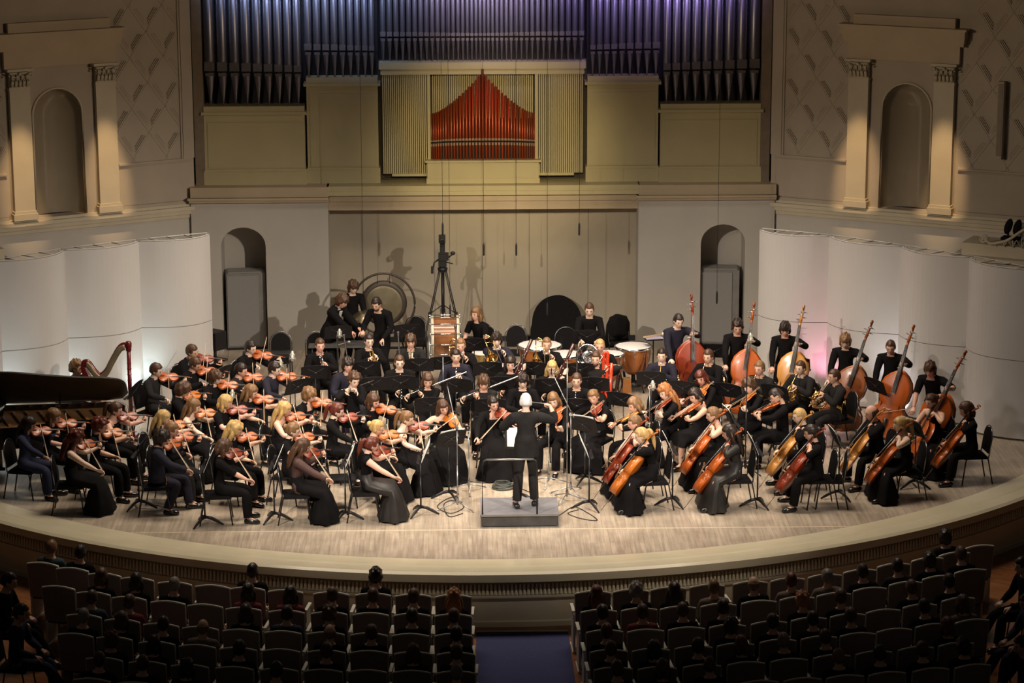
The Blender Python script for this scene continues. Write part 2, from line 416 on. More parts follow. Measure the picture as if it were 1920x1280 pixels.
mb.bb(-1.09, -1.03, -.15, .1, .4, 2.15); mb.bb(1.03, 1.09, -.15, .1, .4, 2.15); mb.bb(-1.8, -1.09, -.14, .1, .12, .17); mb.bb(1.09, 1.8, -.14, .1, .12, .17)
mb.build('screen_frame', organ_cream, t)
mb = MB(); mb.bb(-1.10, 1.10, -.30, .1, 0, .42); mb.bb(-1.14, 1.14, -.34, .1, .42, .46); mb.bb(-1.12, 1.12, -.32, .1, .0, .10); mb.build('pipe_chest', organ_cream, t)

def make_pipe(t, x, zf, zm, ztop, r, y, mb_, mm, curve=0., bow=0.):
    mb = MB(); zl = zm+r*.25
    mb.lathe([(.010, zf), (.014, zf+.02), (r*.90, zm-.06), (r*.93, zm-.015)], 10, c=(x, y, 0), mi=0)
    mb.lathe([(r*.93, zm+.02), (r, zm+.05), (r, ztop)], 12, c=(x, y, 0), mi=0, caps=(False, True))
    h = min(.24, r*1.7)
    mb.box((x, y-r*.55, zm+.02+h/2), (r*1.85, r*.9, h), mi=1)
    mb.lathe([(r*.6, zm-.02), (r*.6, zm+.03)], 8, c=(x, y, 0), mi=2)
    mb.box((x, y-r*.80, zm-.045), (r*1.5, r*.18, .055), mi=1)
    o = mb.build('pipe', mb_, t); return o
def pipe_bank(name, label, xs, rs, zf, zm, top, y, slope=0.):
    t = empty(name, m4((sum(xs)/len(xs), y, zf)), label, 'organ pipes')
    cx = sum(xs)/len(xs)
    for i, (x, r) in enumerate(zip(xs, rs)):
        make_pipe(t, x-cx, 0, zm-zf+(r-rs[-1])*slope, top-zf, r, 0, [pipe_m, pipe_mouth, dark_m], None)
    mb = MB(); w = (max(xs)-min(xs))/2+max(rs)
    mb.bb(-w, w, .28, .32, 0, top-zf); mb.build('backing', dark_m, t)
    return t
for sx in (-1, 1):
    ws = np.linspace(.262, .182, 9); ws = ws/ws.sum()*1.93; xs = []; x = 5.46
    for q in ws: xs.append(sx*(x-q/2)); x -= q
    pipe_bank('organ_pipe_bank', 'nine tall wide grey metal organ pipes at the outer %s' % LBL[sx], xs, list(ws*.43), 4.86, 5.50, 8.6, 12.1, slope=-1.2 if False else .9)
    ws = np.linspace(.178, .128, 9); ws = ws/ws.sum()*1.40; xs = []; x = 3.50
    for q in ws: xs.append(sx*(x-q/2)); x -= q
    pipe_bank('organ_pipe_bank', 'nine grey metal organ pipes standing on the %s inner case' % LBL[sx], xs, list(ws*.42), 5.40, 5.90, 8.6, 12.15, slope=.9)
ws = np.abs(np.linspace(-1, 1, 38))*.055+.078; ws = ws/ws.sum()*4.02; xs = []; x = -2.01
for q in ws: xs.append(x+q/2); x += q
pipe_bank('organ_pipe_bank', 'long central row of slim grey organ pipes above the louvred screen', xs, list(ws*.42), 5.70, 6.17, 8.6, 12.2)
t = empty('red_pipe_display', m4((0, 12.12, 3.76)), 'pointed fan of copper red organ pipes in the middle of the screen', 'organ pipes')
N = 37; ws = np.interp(np.abs(np.arange(N)-18), [0, 6, 18], [.066, .064, .042]); ws = ws/ws.sum()*2.06; x = -1.03
for i, q in enumerate(ws):
    a = abs(i-18)/18; xx = x+q/2; x += q
    top = .92+.82*(1-a)**1.75 + (.05 if i == 18 else 0)
    make_pipe(t, xx, 0, .33+.05*(1-a*a)*.7, top, q*.42, -.06*(1-a), [copper, copper_mouth, dark_m], None)
mb = MB(); mb.bb(-1.03, 1.03, .07, .1, 0, .8); mb.build('backing', dark_m, t)
# hanging cables
def rod_on(name, x, y, z0, z1, label, cat, mic=True, r=.004, dark=True):
    t = empty(name, m4((x, y, z0)), label, cat)
    mb = MB(); mb.tube([(0, 0, .12 if mic else 0), (0, 0, z1-z0)], r, 5); mb.build('cable', black_plastic, t)
    if mic:
        mb = MB(); mb.lathe([(0, 0), (.016, .005), (.018, .04), (.02, .2), (.012, .24), (.004, .26)], 8); mb.build('microphone', black_plastic if dark else steel, t)
    return t
for px, py, d, lab in ((682, 560, 10.6, 'thin dark hanging microphone cable above the suited percussionist'), (1086, 432, 10.0, 'short dark microphone hung on a cable before the right of the recess'),
                       (1344, 560, 9.6, 'dark stick microphone hung in front of the right niche'), (830, 432, 9.9, 'small microphone hung just above the video camera'),
                       (1026, 582, 9.5, 'pale slim microphone hung in front of the black piano lid'), (907, 470, 11.2, 'hanging cable in the middle of the recess, left of the girl'),
                       (844, 585, 9.6, 'small microphone hung on a cable beside the tripod legs'), (968, 470, 11, 'thin cable hanging over the timpani, left of the other')):
    # point at distance y=d on the ray
    dd = _f+_r2*(px-960)/FPX-_u2*(py-640)/FPX; P = CAM+dd*((d-CAM[1])/dd[1])
    rod_on('hanging_microphone', P[0], P[1], P[2]-.1, 9, lab, 'microphone')

# side walls ---------------------------------------------------------
def side(sx):
    A = V3(sx*5.68, 11.85, 0); tdir = V3(sx*.885, -.466, 0); tdir /= np.linalg.norm(tdir)
    nrm = V3(-sx*.466, -.885, 0)      # into the hall
    nrm /= np.linalg.norm(nrm)
    R = np.stack([tdir, -nrm, V3(0, 0, 1)], 1)   # local x along the wall, local -y into the hall
    return A, R
for sx in (-1, 1):
    A, R = side(sx); nm = LBL[sx]
    def B(mb, m, name='wall', A=A, R=R): mb.add; o = mb.build(name, m, M=m4(A, R)); return tag(o, kind='structure')
    # the wall surface with an arched niche opening
    mb = MB(); arch_panel(mb, 0, 5.2, 9.2, 2.27, 3.22, 4.93, 5.42, 0, .35, zb=2.97)
    mb.bb(0, 5.2, 0, .3, -.85, 2.97); mb.bb(5.2, 9, 0, .3, -.85, 9.2)
    B(mb, side_wall, 'wall_'+nm)
    mb = MB(); mb.bb(0, 9, -.012, 0, -.85, 2.70); B(mb, pale_wall, 'wall_lower_'+nm)
    # niche: half round alcove
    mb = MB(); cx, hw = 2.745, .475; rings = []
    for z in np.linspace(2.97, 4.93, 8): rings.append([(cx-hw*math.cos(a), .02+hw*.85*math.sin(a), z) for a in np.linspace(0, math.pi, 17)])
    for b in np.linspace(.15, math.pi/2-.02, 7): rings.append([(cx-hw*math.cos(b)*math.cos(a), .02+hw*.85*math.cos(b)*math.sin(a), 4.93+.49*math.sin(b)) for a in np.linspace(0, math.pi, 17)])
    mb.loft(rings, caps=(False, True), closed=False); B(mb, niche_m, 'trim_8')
    # niche edge moulding
    mb = MB(); P = [(cx-hw-.02, -.02, 2.99)]+[(cx-(hw+.02)*math.cos(math.pi*k/14), -.02, 4.93+.51*math.sin(math.pi*k/14)) for k in range(15)]+[(cx+hw+.02, -.02, 2.99)]
    mb.tube(P, .022, 6); B(mb, cream, 'trim_9')
    # ledge
    mb = MB(); mb.bb(-.02, 9, -.14, .0, 2.86, 2.93); mb.bb(-.02, 9, -.10, 0, 2.78, 2.86); mb.bb(-.02, 9, -.05, 0, 2.70, 2.78); mb.bb(-.02, 9, -.06, 0, 2.93, 2.98); B(mb, cream, 'trim_10')
    # pilasters
    for u in (1.8, 3.5, 5.75, 7.4):
        mb = MB(); mb.bb(u-.2, u+.2, -.13, 0, 3.14, 5.52); mb.bb(u-.24, u+.24, -.17, 0, 2.98, 3.10); mb.bb(u-.22, u+.22, -.15, 0, 3.10, 3.15)
        mb.bb(u-.21, u+.21, -.145, 0, 5.47, 5.50)
        B(mb, cream, 'trim_11')
        mb = MB()   # capital: bell, two rows of leaves, scrolls and slab
        mb.bb(u-.19, u+.19, -.14, 0, 5.52, 5.80); mb.bb(u-.25, u+.25, -.21, 0, 5.82, 5.87)
        for row, (z, n, h) in enumerate(((5.53, 5, .13), (5.63, 4, .14))):
            for k in range(n):
                x = u+(k-(n-1)/2)*.38/n
                mb.tube([(x, -.14, z), (x, -.17, z+h*.6), (x, -.215, z+h), (x, -.205, z+h*.8)], [.034, .034, .022, .01], 6, flat=.5)
        for s in (-1, 1):
            mb.tube([(u+s*.05, -.15, 5.68), (u+s*.15, -.18, 5.76), (u+s*.22, -.22, 5.80), (u+s*.235, -.22, 5.75), (u+s*.20, -.21, 5.74)], [.012, .018, .022, .018, .01], 6)
        mb.ell((u, -.18, 5.77), (.035, .03, .035), n=8, m=6)
        B(mb, cream, 'trim_12')
    # entablatures
    for u0, u1 in ((1.45, 3.90), (5.4, 7.8)):
        mb = MB(); mb.bb(u0+.12, u1-.12, -.12, 0, 5.87, 6.2); mb.bb(u0+.04, u1-.04, -.16, 0, 6.2, 6.26); mb.bb(u0, u1, -.24, 0, 6.34, 6.52); mb.bb(u0+.02, u1-.02, -.2, 0, 6.26, 6.34); mb.bb(u0-.04, u1+.04, -.30, 0, 6.50, 6.54)
        mb.bb(u0+.22, u1-.22, -.14, 0, 6.54, 6.72)
        B(mb, tan_m, 'trim_13')
    # low panels and the frame of the lozenge field
    mb = MB()
    for u0, u1 in ((.06, 1.56), (3.80, 5.4)):
        mb.bb(u0, u1, -.05, 0, 3.84, 3.88); mb.bb(u0, u1, -.015, 0, 3.05, 3.80); mb.bb(u0, u1, -.04, 0, 2.98, 3.04)
    mb.bb(.0, .22, -.05, 0, 3.88, 9.2); mb.bb(.22, .26, -.03, 0, 3.88, 9.2)
    B(mb, side_wall, 'trim_14')
    # diamond relief: lozenge frames with three stepped ridges on the lower sides
    mb = MB()
    def ridge(p, q, wd=.014, h=.016):
        p = V3(*p); q = V3(*q); d = q-p; L = np.linalg.norm(d)
        if L < .03: return
        d /= L; Rr = np.stack([V3(d[0], 0, d[1]), V3(0, 1, 0), V3(-d[1], 0, d[0])], 1)
        c = (p+q)/2; mb.box((c[0], -h/2, c[1]), (L, h, wd), R=Rr)
    def clip(p, q, u0, u1, z0):
        p = V3(*p); q = V3(*q)
        for _ in (0, 1):
            for ax, lim, sg in ((0, u0, 1), (0, u1, -1), (1, z0, 1)):
                a, b = (p[ax]-lim)*sg, (q[ax]-lim)*sg
                if a < 0 and b < 0: return None
                if a < 0: p = p+(q-p)*(-a/(b-a))
                elif b < 0: q = q+(p-q)*(-b/(a-b))
        return p, q
    LW, LH = .68, .98
    for (u0, u1, z0) in ((.27, 1.58, 3.90), (3.78, 5.4, 3.90)):
        for i in range(-1, 5):
            for j in range(-1, 8):
                cx0 = u0-.06+LW*i+(LW/2 if j % 2 else 0); cz = 3.95+j*LH/2
                T, Bt, Lf, Rt = (cx0, cz+LH/2), (cx0, cz-LH/2), (cx0-LW/2, cz), (cx0+LW/2, cz)
                for k, (p, q) in enumerate(((Bt, Rt), (Lf, Bt))):
                    for st in (.0, .17, .28, .39):
                        a = V3(*p); b = V3(*q); c0 = V3(cx0, cz)
                        a2 = a+(c0-a)*st; b2 = b+(c0-b)*st
                        if st: m_ = (a2+b2)/2; a2 = m_+(a2-m_)*.72; b2 = m_+(b2-m_)*.72
                        r_ = clip(a2, b2, u0, u1, z0)
                        if r_ is None: continue
                        if (u0 < 1 and 0) or not (1.4 < r_[0][0] < 3.95 and r_[0][1] > 5.8): ridge(r_[0], r_[1], .03 if st == 0 else .018, .010 if st == 0 else (.028 if k else .009))  # corner-side ridges built higher: one-sided lighting imitated in the relief's shape
    B(mb, side_wall, 'trim_15')
    # balcony corner
    mb = MB(); mb.bb(4.15, 9, -.75, 0, 2.38, 2.60); mb.bb(4.0, 9, -.95, 0, 2.30, 2.38); mb.bb(4.12, 9, -.85, 0, 2.22, 2.30); B(mb, cream, 'trim_16')
A, R = side(1)
t = empty('balcony_railing', m4(A+R@V3(4.6, -.8, 2.6), R), 'cream scrolled ironwork railing at the end of the right balcony', 'railing')
mb = MB(); P = [(0, 0, .13), (.1, 0, .04), (.25, 0, .06), (.45, 0, .13), (.7, 0, .32), (.9, 0, .42), (1.4, 0, .44)]
mb.tube(crom(P, 4), .028, 8); mb.build('handrail', cream, t)
mb = MB(); mb.tube([(-.02+.085*math.cos(a)*(1-a/16), 0, .11+.085*math.sin(a)*(1-a/16)) for a in np.linspace(0, 11, 26)], .02, 6); mb.ell((-.02, -.01, .11), (.03, .03, .03), n=8, m=6); mb.build('rosette', cream, t)
mb = MB()
for k in range(7):
    x = .2+.17*k; mb.tube([(x, 0, .0), (x+.07, 0, .08+.03*k), (x+.16, 0, .02)], .010, 5); mb.tube([(x, 0, 0), (x+.0, 0, .05+.045*k)], .008, 5)
mb.build('scrollwork', cream, t)
for k, lab in enumerate(('dark rounded seat back nearest the balcony scroll', 'dark rounded seat back on the balcony at the frame edge')):
    t = empty('theatre_chair', m4(A+R@V3(4.95+.17*k, -.45, 2.6), R), lab, 'seat')
    mb = MB(); mb.ell((0, 0, .32), (.075, .05, .16), R=ry(.3), n=12, m=8); mb.build('backrest', black_fabric, t)
    mb = MB(); mb.box((0, -.1, .12), (.16, .25, .05)); mb.tube([(0, 0, 0), (0, 0, .2)], .02, 6); mb.build('seat', black_fabric, t)
t = empty('column_loudspeaker', m4(A+R@V3(4.62, -.05, 4.15), R), 'slim cream column loudspeaker on the right wall', 'loudspeaker')
mb = MB(); mb.bb(-.06, .06, -.14, 0, 0, 1.45); mb.build('cabinet', side_wall, t)
mb = MB(); mb.bb(-.045, .045, -.15, -.14, .04, 1.41); mb.build('grille', mat('column_grille', (.24, .2, .15), .7), t)

# acoustic shell ------------------------------------------------------
JL = [(-5.06, 8.29), (-6.29, 7.69), (-7.52, 6.92), (-8.54, 5.95), (-9.5, 4.9)]
JR = [(5.07, 8.35), (6.27, 7.70), (7.42, 6.72), (8.45, 5.72), (9.35, 4.6)]
ORD = ['innermost', 'second', 'third', 'outermost']
def shell(P, Q, label, grp, last):
    P = V3(*P, 0); Q = V3(*Q, 0); d = Q-P; Lh = np.linalg.norm(d); d /= Lh
    n = V3(-d[1], d[0], 0)
    if n[1] > 0: n = -n                    # towards the audience
    R = np.stack([d, -n, V3(0, 0, 1)], 1)
    t = empty('shell_panel', m4(P, R), label, 'acoustic panel', grp)
    H = 3.03; zs = 1.43; bul = .26
    def curve(k, m=16):
        s = k/m; return (s*Lh, -bul*4*s*(1-s)*(1.25-.5*s), 0)
    for nm, z0, z1 in (('lower_panel', .04, zs-.006), ('upper_panel', zs+.006, H)):
        mb = MB(); top = [curve(k) for k in range(17)]
        ring = lambda z: [(x, y, z) for x, y, _ in top]+[(x, y+.03, z) for x, y, _ in top[::-1]]
        mb.loft([ring(z0), ring(z1)], smooth=False); mb.build(nm, shell_m, t)
    mb = MB(); mb.loft([[(x, y+.006, z) for x, y, _ in [curve(k) for k in range(17)]]+[(x, y+.024, z) for x, y, _ in [curve(k) for k in range(17)][::-1]] for z in (zs-.012, zs+.012)], smooth=False); mb.build('seam', seam_m, t)
    mb = MB(); mb.tube([(-.0, .12, H+.02), (Lh+.12, .12, H+.02)], .012, 6); mb.tube([curve(k)+V3(0, .02, H+.015) if False else (curve(k)[0], curve(k)[1]+.02, H+.015) for k in range(17)], .01, 6)
    for k in (4, 8, 12): c = curve(k); mb.tube([(c[0], c[1]+.02, H+.015), (c[0]+.12, .12, H+.02)], .009, 5)
    mb.tube([(.02, .12, 0), (.02, .12, H)], .018, 6); mb.tube([(Lh-.02, .12, 0), (Lh-.02, .12, H)], .018, 6)
    mb.build('truss_frame', shell_edge, t)
    mb = MB(); mb.bb(0, .05, .02, .25, 0, .04); mb.bb(Lh-.05, Lh, .02, .25, 0, .04); mb.build('foot', black_metal, t)
for i in range(4):
    shell(JL[i], JL[i+1], '%s of the curved white acoustic panels on the left of stage' % ORD[i], 'left acoustic shell', i == 3)
    shell(JR[i], JR[i+1], '%s of the curved white acoustic panels on the right of stage' % ORD[i], 'right acoustic shell', i == 3)
# colour lamps at the feet of the shell
for (x, y), c, pw in ((JL[1], (.75, .95, .95), 9), (JL[2], (.75, .95, .95), 7), (JL[3], (.75, .93, .95), 9), (JR[1], (1, .38, .55), 10), (JR[2], (.95, .95, 1), 10)):
    lamp('SPOT', 'shell_uplight', (x, y-.42, .10), (x, y-.16, 1.6), pw*9, c, .06, spot=95, blend=1)
# ================================================================== furniture
def make_chair():
    """black stacking chair, faces -y"""
    t = empty('banquet_chair')
    mb = MB(); P = [(-.20, -.21, .455), (-.21, .17, .45), (.21, .17, .45), (.20, -.21, .455)]
    mb.box((0, -.02, .445), (.41, .40, .05), taper=.96); mb.tube([(-.2, -.215, .44), (.2, -.215, .44)], .02, 8); mb.build('seat', black_fabric, t)
    back = [(-.185, 0)]+[(-.185*math.cos(a), .22+.185*math.sin(a)) for a in np.linspace(0, math.pi, 13)]+[(.185, 0)]
    mb = MB(); Rb = rx(-.14)
    mb.prism([(x, z) for x, z in back], -.018, .018, 'xz', R=Rb, loc=(0, .20, .51)); mb.build('backrest', black_fabric, t)
    mb = MB(); P = [V3(-.21, 0, -.06)]+[V3(-.21*math.cos(a), 0, .22+.21*math.sin(a)) for a in np.linspace(0, math.pi, 13)]+[V3(.21, 0, -.06)]
    mb.tube([Rb@p+V3(0, .20, .51) for p in P], .011, 6); mb.build('back_frame', chrome if False else mat('dark_chrome', (.22, .22, .23), .25, metal=.9), t)
    for sx in (-1, 1):
        mb = MB(); mb.tube([(sx*.19, -.17, .43), (sx*.2, -.19, .38), (sx*.21, -.24, .0)], .012, 6); mb.build('leg', black_metal, t)
        mb = MB(); mb.tube([(sx*.2, .18, .46), (sx*.2, .19, .4), (sx*.215, .27, .0)], .012, 6); mb.build('leg', black_metal, t)
    return t
CHAIR = Proto(make_chair)
def make_stand(h=1.0, tilt=.5, sheet=False):
    t = empty('music_stand')
    # local: desk faces the player who sits on the +y side; player looks to -y
    mb = MB()
    top = [(-.26, 0)]+[(x, .30-.035*(x/.26)**2*1.0) for x in np.linspace(-.26, .26, 9)]+[(.26, 0)]
    Rt = rx(tilt-math.pi/2*0)
    mb.prism(top, -.003, .003, 'xz', R=rx(tilt*1.), loc=(0, -.03, h-.1)); 
    mb.box((0, .03, h-.095), (.52, .05, .004), R=rx(tilt)); dk = mb.build('desk', black_paint, t)
    mb = MB(); Rb = rx(tilt); zz = V3(0, -.03, h-.1)
    for s in (-1, 1): mb.tube([zz+Rb@V3(-s*.14, -.006, .05), zz+Rb@V3(0, -.012, .14), zz+Rb@V3(s*.14, -.006, .23)], .004, 4)
    mb.ell(zz+Rb@V3(0, -.012, .14), (.02, .008, .02), n=8, m=5); mb.build('desk_brace', mat('brace_grey', (.05, .05, .055), .35, metal=.5), dk)
    mb = MB(); mb.tube([(0, 0, .1), (0, 0, h-.02)], .010, 8); mb.tube([(0, 0, .1), (0, 0, .62)], .014, 8); mb.box((0, -.02, h+.02), (.09, .03, .09), R=rx(tilt)); mb.build('pole', black_metal, t)
    for k in range(3):
        a = 2*math.pi*k/3+.5; c, s = math.cos(a), math.sin(a)
        mb = MB(); mb.tube([(0, 0, .13), (c*.1, s*.1, .11), (c*.2, s*.2, .06), (c*.29, s*.29, .008)], [.016, .018, .016, .008], 6, flat=1.6); mb.build('foot', black_metal, t)
    if sheet:
        mb = MB(); mb.prism([(-.22, .012), (-.22, .31), (-.005, .32), (0, .31), (.005, .32), (.22, .31), (.22, .012), (0, .006)], .004, .010, 'xz', R=rx(tilt), loc=(0, -.03, h-.1)); o = mb.build('sheet_music', paper, t); tag(o, 'open white sheet music')
    return t
STAND = Proto(lambda: make_stand(1.0, .40)); STAND_S = Proto(lambda: make_stand(1.0, .40, True))

def outline(Lb, wl, wu, ww, n=44):
    """closed outline of a violin family body, y from 0 (tail) to Lb"""
    ts = [0, .012, .05, .12, .22, .31, .37, .395, .45, .52, .575, .60, .66, .75, .86, .94, .985, 1.]
    ws = [.0, .30, .62, .90, 1., .93, .80, .86, .60, .56, .66, .76, .80, .83, .70, .44, .20, .07]
    f = []
    for t, q in zip(ts, ws):
        s = wl if t < .36 else (ww/.56 if .42 < t < .58 else (wu/.83 if t > .6 else wl*.98))
        f.append((q*s/2, t*Lb))
    f[7] = (wl*.40, .395*Lb); f[6] = (wl*.375, .37*Lb); f[10] = (ww*.60, .575*Lb); f[11] = (wu*.47, .60*Lb)
    R_ = [(x, y) for x, y in f]
    return R_+[(-x, y) for x, y in R_[::-1][:-1]]
def make_viol(kind, scale, wood):
    """origin at the tail end, +y to the scroll, +z the front"""
    P = dict(violin=(.356, .208, .168, .11, .030, .235), cello=(.755, .44, .345, .235, .12, .50), double_bass=(1.10, .68, .50, .38, .19, .76))[kind]
    Lb, wl, wu, ww, rib, nk = [q*scale for q in P]
    t = empty(kind if scale <= 1.05 or kind != 'violin' else 'viola')
    ol = outline(Lb, wl, wu, ww); cy = Lb*.48; arch = Lb*.038
    def sc(k, z): return [(x*k, cy+(y-cy)*k, z) for x, y in ol]
    mb = MB()
    bd = None; mb.loft([sc(.03, rib+arch), sc(.45, rib+arch*.93), sc(.75, rib+arch*.5), sc(.93, rib+arch*.12), sc(1.02, rib+arch*.06), sc(1.02, rib-arch*.1), sc(.985, rib-arch*.1), sc(.985, arch*.1), sc(1.02, arch*.1), sc(1.02, -arch*.06), sc(.93, -arch*.12), sc(.75, -arch*.45), sc(.45, -arch*.8), sc(.03, -arch*.9)])
    bd = mb.build('body', VARN[wood], t)
    mb = MB(); zt = rib+arch*.3; w = Lb*.034
    nl = nk*.60; y0 = Lb-.01*scale
    mb.tube([(0, y0-.02*scale, zt*.7), (0, y0+nl*.5, zt*.95), (0, y0+nl, zt*1.0), (0, y0+nl+nk*.08, zt*.96)], [w*.85, w*.62, w*.58, w*.6], 8, flat=.7)
    p0 = y0+nl+nk*.06; pb = nk*.30
    mb.tube([(0, p0, zt), (0, p0+pb*.6, zt*.93-.03*Lb), (0, p0+pb, zt*.85-.06*Lb)], [w*.66, w*.56, w*.45], 8)
    for k in range(2):
        pass
    a = np.linspace(0, 4.3, 14); q0 = V3(0, p0+pb*1.02, zt*.85-.035*Lb-.035*Lb*.5)
    mb.tube([q0+V3(0, math.sin(b+.3), math.cos(b+.3)*-1)*((.030 if kind == 'violin' else .046)*Lb*(1-b/7))+V3(0, .01*Lb, .02*Lb) for b in a], [w*.42*(1-b/9) for b in a], 8, up=(1, 0, 0), flat=1.25)
    mb.ell(q0+V3(0, .01*Lb, .02*Lb), (w*.75, w*.5, w*.5), n=8, m=6)
    nko = mb.build('neck_and_scroll', VARN[wood], t)
    mb = MB(); mb.add([(-w*.95, Lb*.68, zt+arch*1.05), (w*.95, Lb*.68, zt+arch*1.05), (w*.58, y0+nl, zt+w*.9), (-w*.58, y0+nl, zt+w*.9), (-w*.95, Lb*.68, zt+arch*.85), (w*.95, Lb*.68, zt+arch*.85), (w*.58, y0+nl, zt+w*.35), (-w*.58, y0+nl, zt+w*.35)], [(0, 1, 2, 3), (7, 6, 5, 4), (0, 4, 5, 1), (1, 5, 6, 2), (2, 6, 7, 3), (3, 7, 4, 0)], smooth=False)
    mb.build('fingerboard', ebony, t)
    mb = MB(); mb.tube([(0, Lb*.02, rib+arch*.75), (0, Lb*.2, rib+arch*1.75), (0, Lb*.29, rib+arch*2.1)], [w*.35, w*.8, w*1.05], 8, flat=.35); mb.build('tailpiece', ebony, t)
    mb = MB(); hb = Lb*.085; by = Lb*.43
    mb.prism([(-w*1.3, 0), (-w*1.1, hb*.6), (-w*.9, hb*.93), (0, hb*1.08), (w*.9, hb*.93), (w*1.1, hb*.6), (w*1.3, 0), (w*.6, hb*.15), (-w*.6, hb*.15)], -Lb*.006, Lb*.006, 'xz', loc=(0, by, rib+arch*.85)); mb.build('bridge', maple, t)
    mb = MB()
    for k in range(4):
        s = (k-1.5)/1.5; zb = rib+arch*.85+hb*(1.06-.1*abs(s))
        mb.tube([(s*w*.6, Lb*.28, rib+arch*2.25), (s*w*.85, by, zb), (s*w*.42, y0+nl, zt+w*.97)], max(.0007, Lb*.0014), 4)
    mb.build('strings', string_m, t)
    for sx in (-1, 1):
        mb = MB(); fy = by-.02*Lb; L2 = Lb*.105
        pts = [(.0, -1), (-.25, -.75), (-.12, -.4), (.05, 0), (.18, .4), (.28, .75), (.05, 1)]
        zz = lambda y: rib+arch*.62
        X = wl*.24
        mb.tube([(sx*(X-.0-q*Lb*.05), fy+y*L2, rib+arch*.60+arch*.1*q) for q, y in pts], [Lb*.006, Lb*.007, Lb*.006, Lb*.007, Lb*.006, Lb*.007, Lb*.006], 6, flat=.45); mb.build('f_hole', hole_m, bd)
    mb = MB()
    for k in range(4):
        s = 1 if k % 2 else -1; y = p0+pb*(.18+.19*k); z = zt*.95-.02*Lb
        mb.tube([(-s*w*.7, y, z), (s*w*1.5, y, z)], Lb*.009, 6); mb.ell((s*w*1.9, y, z), (w*.5, w*.16, w*.42), n=8, m=6)
    mb.build('pegs', ebony if kind != 'double_bass' else steel, nko)
    if kind == 'violin':
        mb = MB(); mb.ell((-wl*.22, Lb*.06, rib+arch*.9), (wl*.2, Lb*.08, arch*.5), n=10, m=6); mb.build('chin_rest', ebony, t)
    else:
        e = .34 if kind == 'cello' else .14
        mb = MB(); mb.tube([(0, .02, rib*.5), (0, -e, rib*.5)], .005 if kind == 'cello' else .007, 6); mb.lathe([(.02, 0), (.016, .05)], 8, 'y', c=(0, 0, rib*.5)); mb.build('endpin', steel if kind != 'cello' else mat('endpin_brown', (.16, .08, .05), .4), t)
    return t
def make_bow(L=.74, heavy=1.):
    """origin at the frog, +y to the tip, hair on the -z side"""
    t = empty('bow')
    mb = MB(); mb.tube([(0, -.02, .018), (0, .1, .018), (0, L*.5, .006), (0, L*.85, .010), (0, L-.012, .018), (0, L, -.002)], [.0048*heavy, .0045*heavy, .004*heavy, .0034*heavy, .0034*heavy, .0028*heavy], 6); st = mb.build('stick', bow_wood, t)
    mb = MB(); mb.box((0, .05, .006*heavy), (.011, .05*heavy, .022*heavy)); mb.build('frog', ebony, st)
    mb = MB(); mb.box((0, L*.52, -.004), (.010, L*.92, .0022)); mb.build('bow_hair', bow_hair, t)
    return t
VIOL = {(k, v): Proto((lambda k=k, v=v: make_viol('violin' if k in ('violin', 'viola') else k, {'viola': 1.13, 'double_bass': 1.07}.get(k, 1.), v))) for k in ('violin', 'viola', 'cello', 'double_bass') for v in VARN}
BOW = Proto(make_bow); CBOW = Proto(lambda: make_bow(.71, 1.35))

def bell(mb, c, d, r0, r1, L, n=18, mi=0):
    R = frame_of(d); pr = [(r0+(r1-r0)*(k/9)**3.2, L*k/9) for k in range(10)]+[(r1*1.0, L*1.01), (r1*.9, L*.97), (r0*.9, L*.2)]
    V = MB().lathe([(r, z) for r, z in pr], n)
    Rz = np.stack([R[:, 0], R[:, 2]*-1, R[:, 1]], 1)
    mb.add(V.v, V.f, mi, True, Rz, c)
# winds: origin at the mouthpiece, +y away from the player, +z up
def make_trumpet(m=brass):
    t = empty('trumpet'); mb = MB()
    mb.tube([(0, .02, 0), (0, .42, 0), (0, .46, -.03), (0, .46, -.07), (0, .42, -.10), (0, .20, -.10), (0, .17, -.07), (0, .15, -.02), (0, .20, 0)], .008, 8)
    mb.tube([(.018, .10, -.02), (.018, .06, -.05), (.018, .06, -.08), (.018, .10, -.11), (.018, .2, -.11)], .007, 8); mb.build('tubing', m, t)
    mb = MB(); mb.lathe([(.011, 0), (.007, .02), (.005, .06)], 8, 'y', c=(0, .03, 0)); mb.build('mouthpiece', silver, t)
    mb = MB()
    for k in range(3): mb.lathe([(.011, -.12), (.011, .03), (.004, .035), (.004, .055), (.009, .056), (.009, .06)], 8, c=(0, .20+.028*k, -.02))
    mb.build('valves', m, t)
    mb = MB(); bell(mb, (0, .30, 0), (0, 1, 0), .010, .062, .22); mb.build('bell', m, t)
    return t
def make_trombone():
    t = empty('trombone'); mb = MB()
    for s in (-.045, .045): mb.tube([(s, .02 if s < 0 else .06, 0 if s < 0 else -.0), (s, .95, 0)], .008, 8)
    mb.tube([(-.045, .94, 0), (-.03, .985, 0), (.0, 1., 0), (.03, .985, 0), (.045, .94, 0)], .010, 8); mb.tube([(-.045, .10, 0), (.045, .10, 0)], .007, 6); mb.build('slide', silver, t)
    mb = MB(); mb.lathe([(.016, 0), (.009, .03), (.006, .07)], 8, 'y', c=(-.045, .03, 0)); mb.build('mouthpiece', silver, t)
    mb = MB(); mb.tube([(.045, .06, 0), (.06, -.10, .02), (.09, -.24, .03), (.14, -.29, .03), (.19, -.24, .03), (.20, -.1, .03), (.20, .12, .03)], .010, 8)
    mb.tube([(.06, -.05, .02), (.13, -.08, .02), (.20, -.05, .03)], .007, 6)
    for k in range(2): mb.tube([(.08+.04*k, -.2, .02), (.1, -.14, .08), (.15, -.16, .08), (.17, -.22, .03)], .008, 6)
    mb.build('tubing', brass, t)
    mb = MB(); bell(mb, (.20, .05, .03), (0, 1, 0), .011, .11, .34); mb.build('bell', brass, t)
    return t
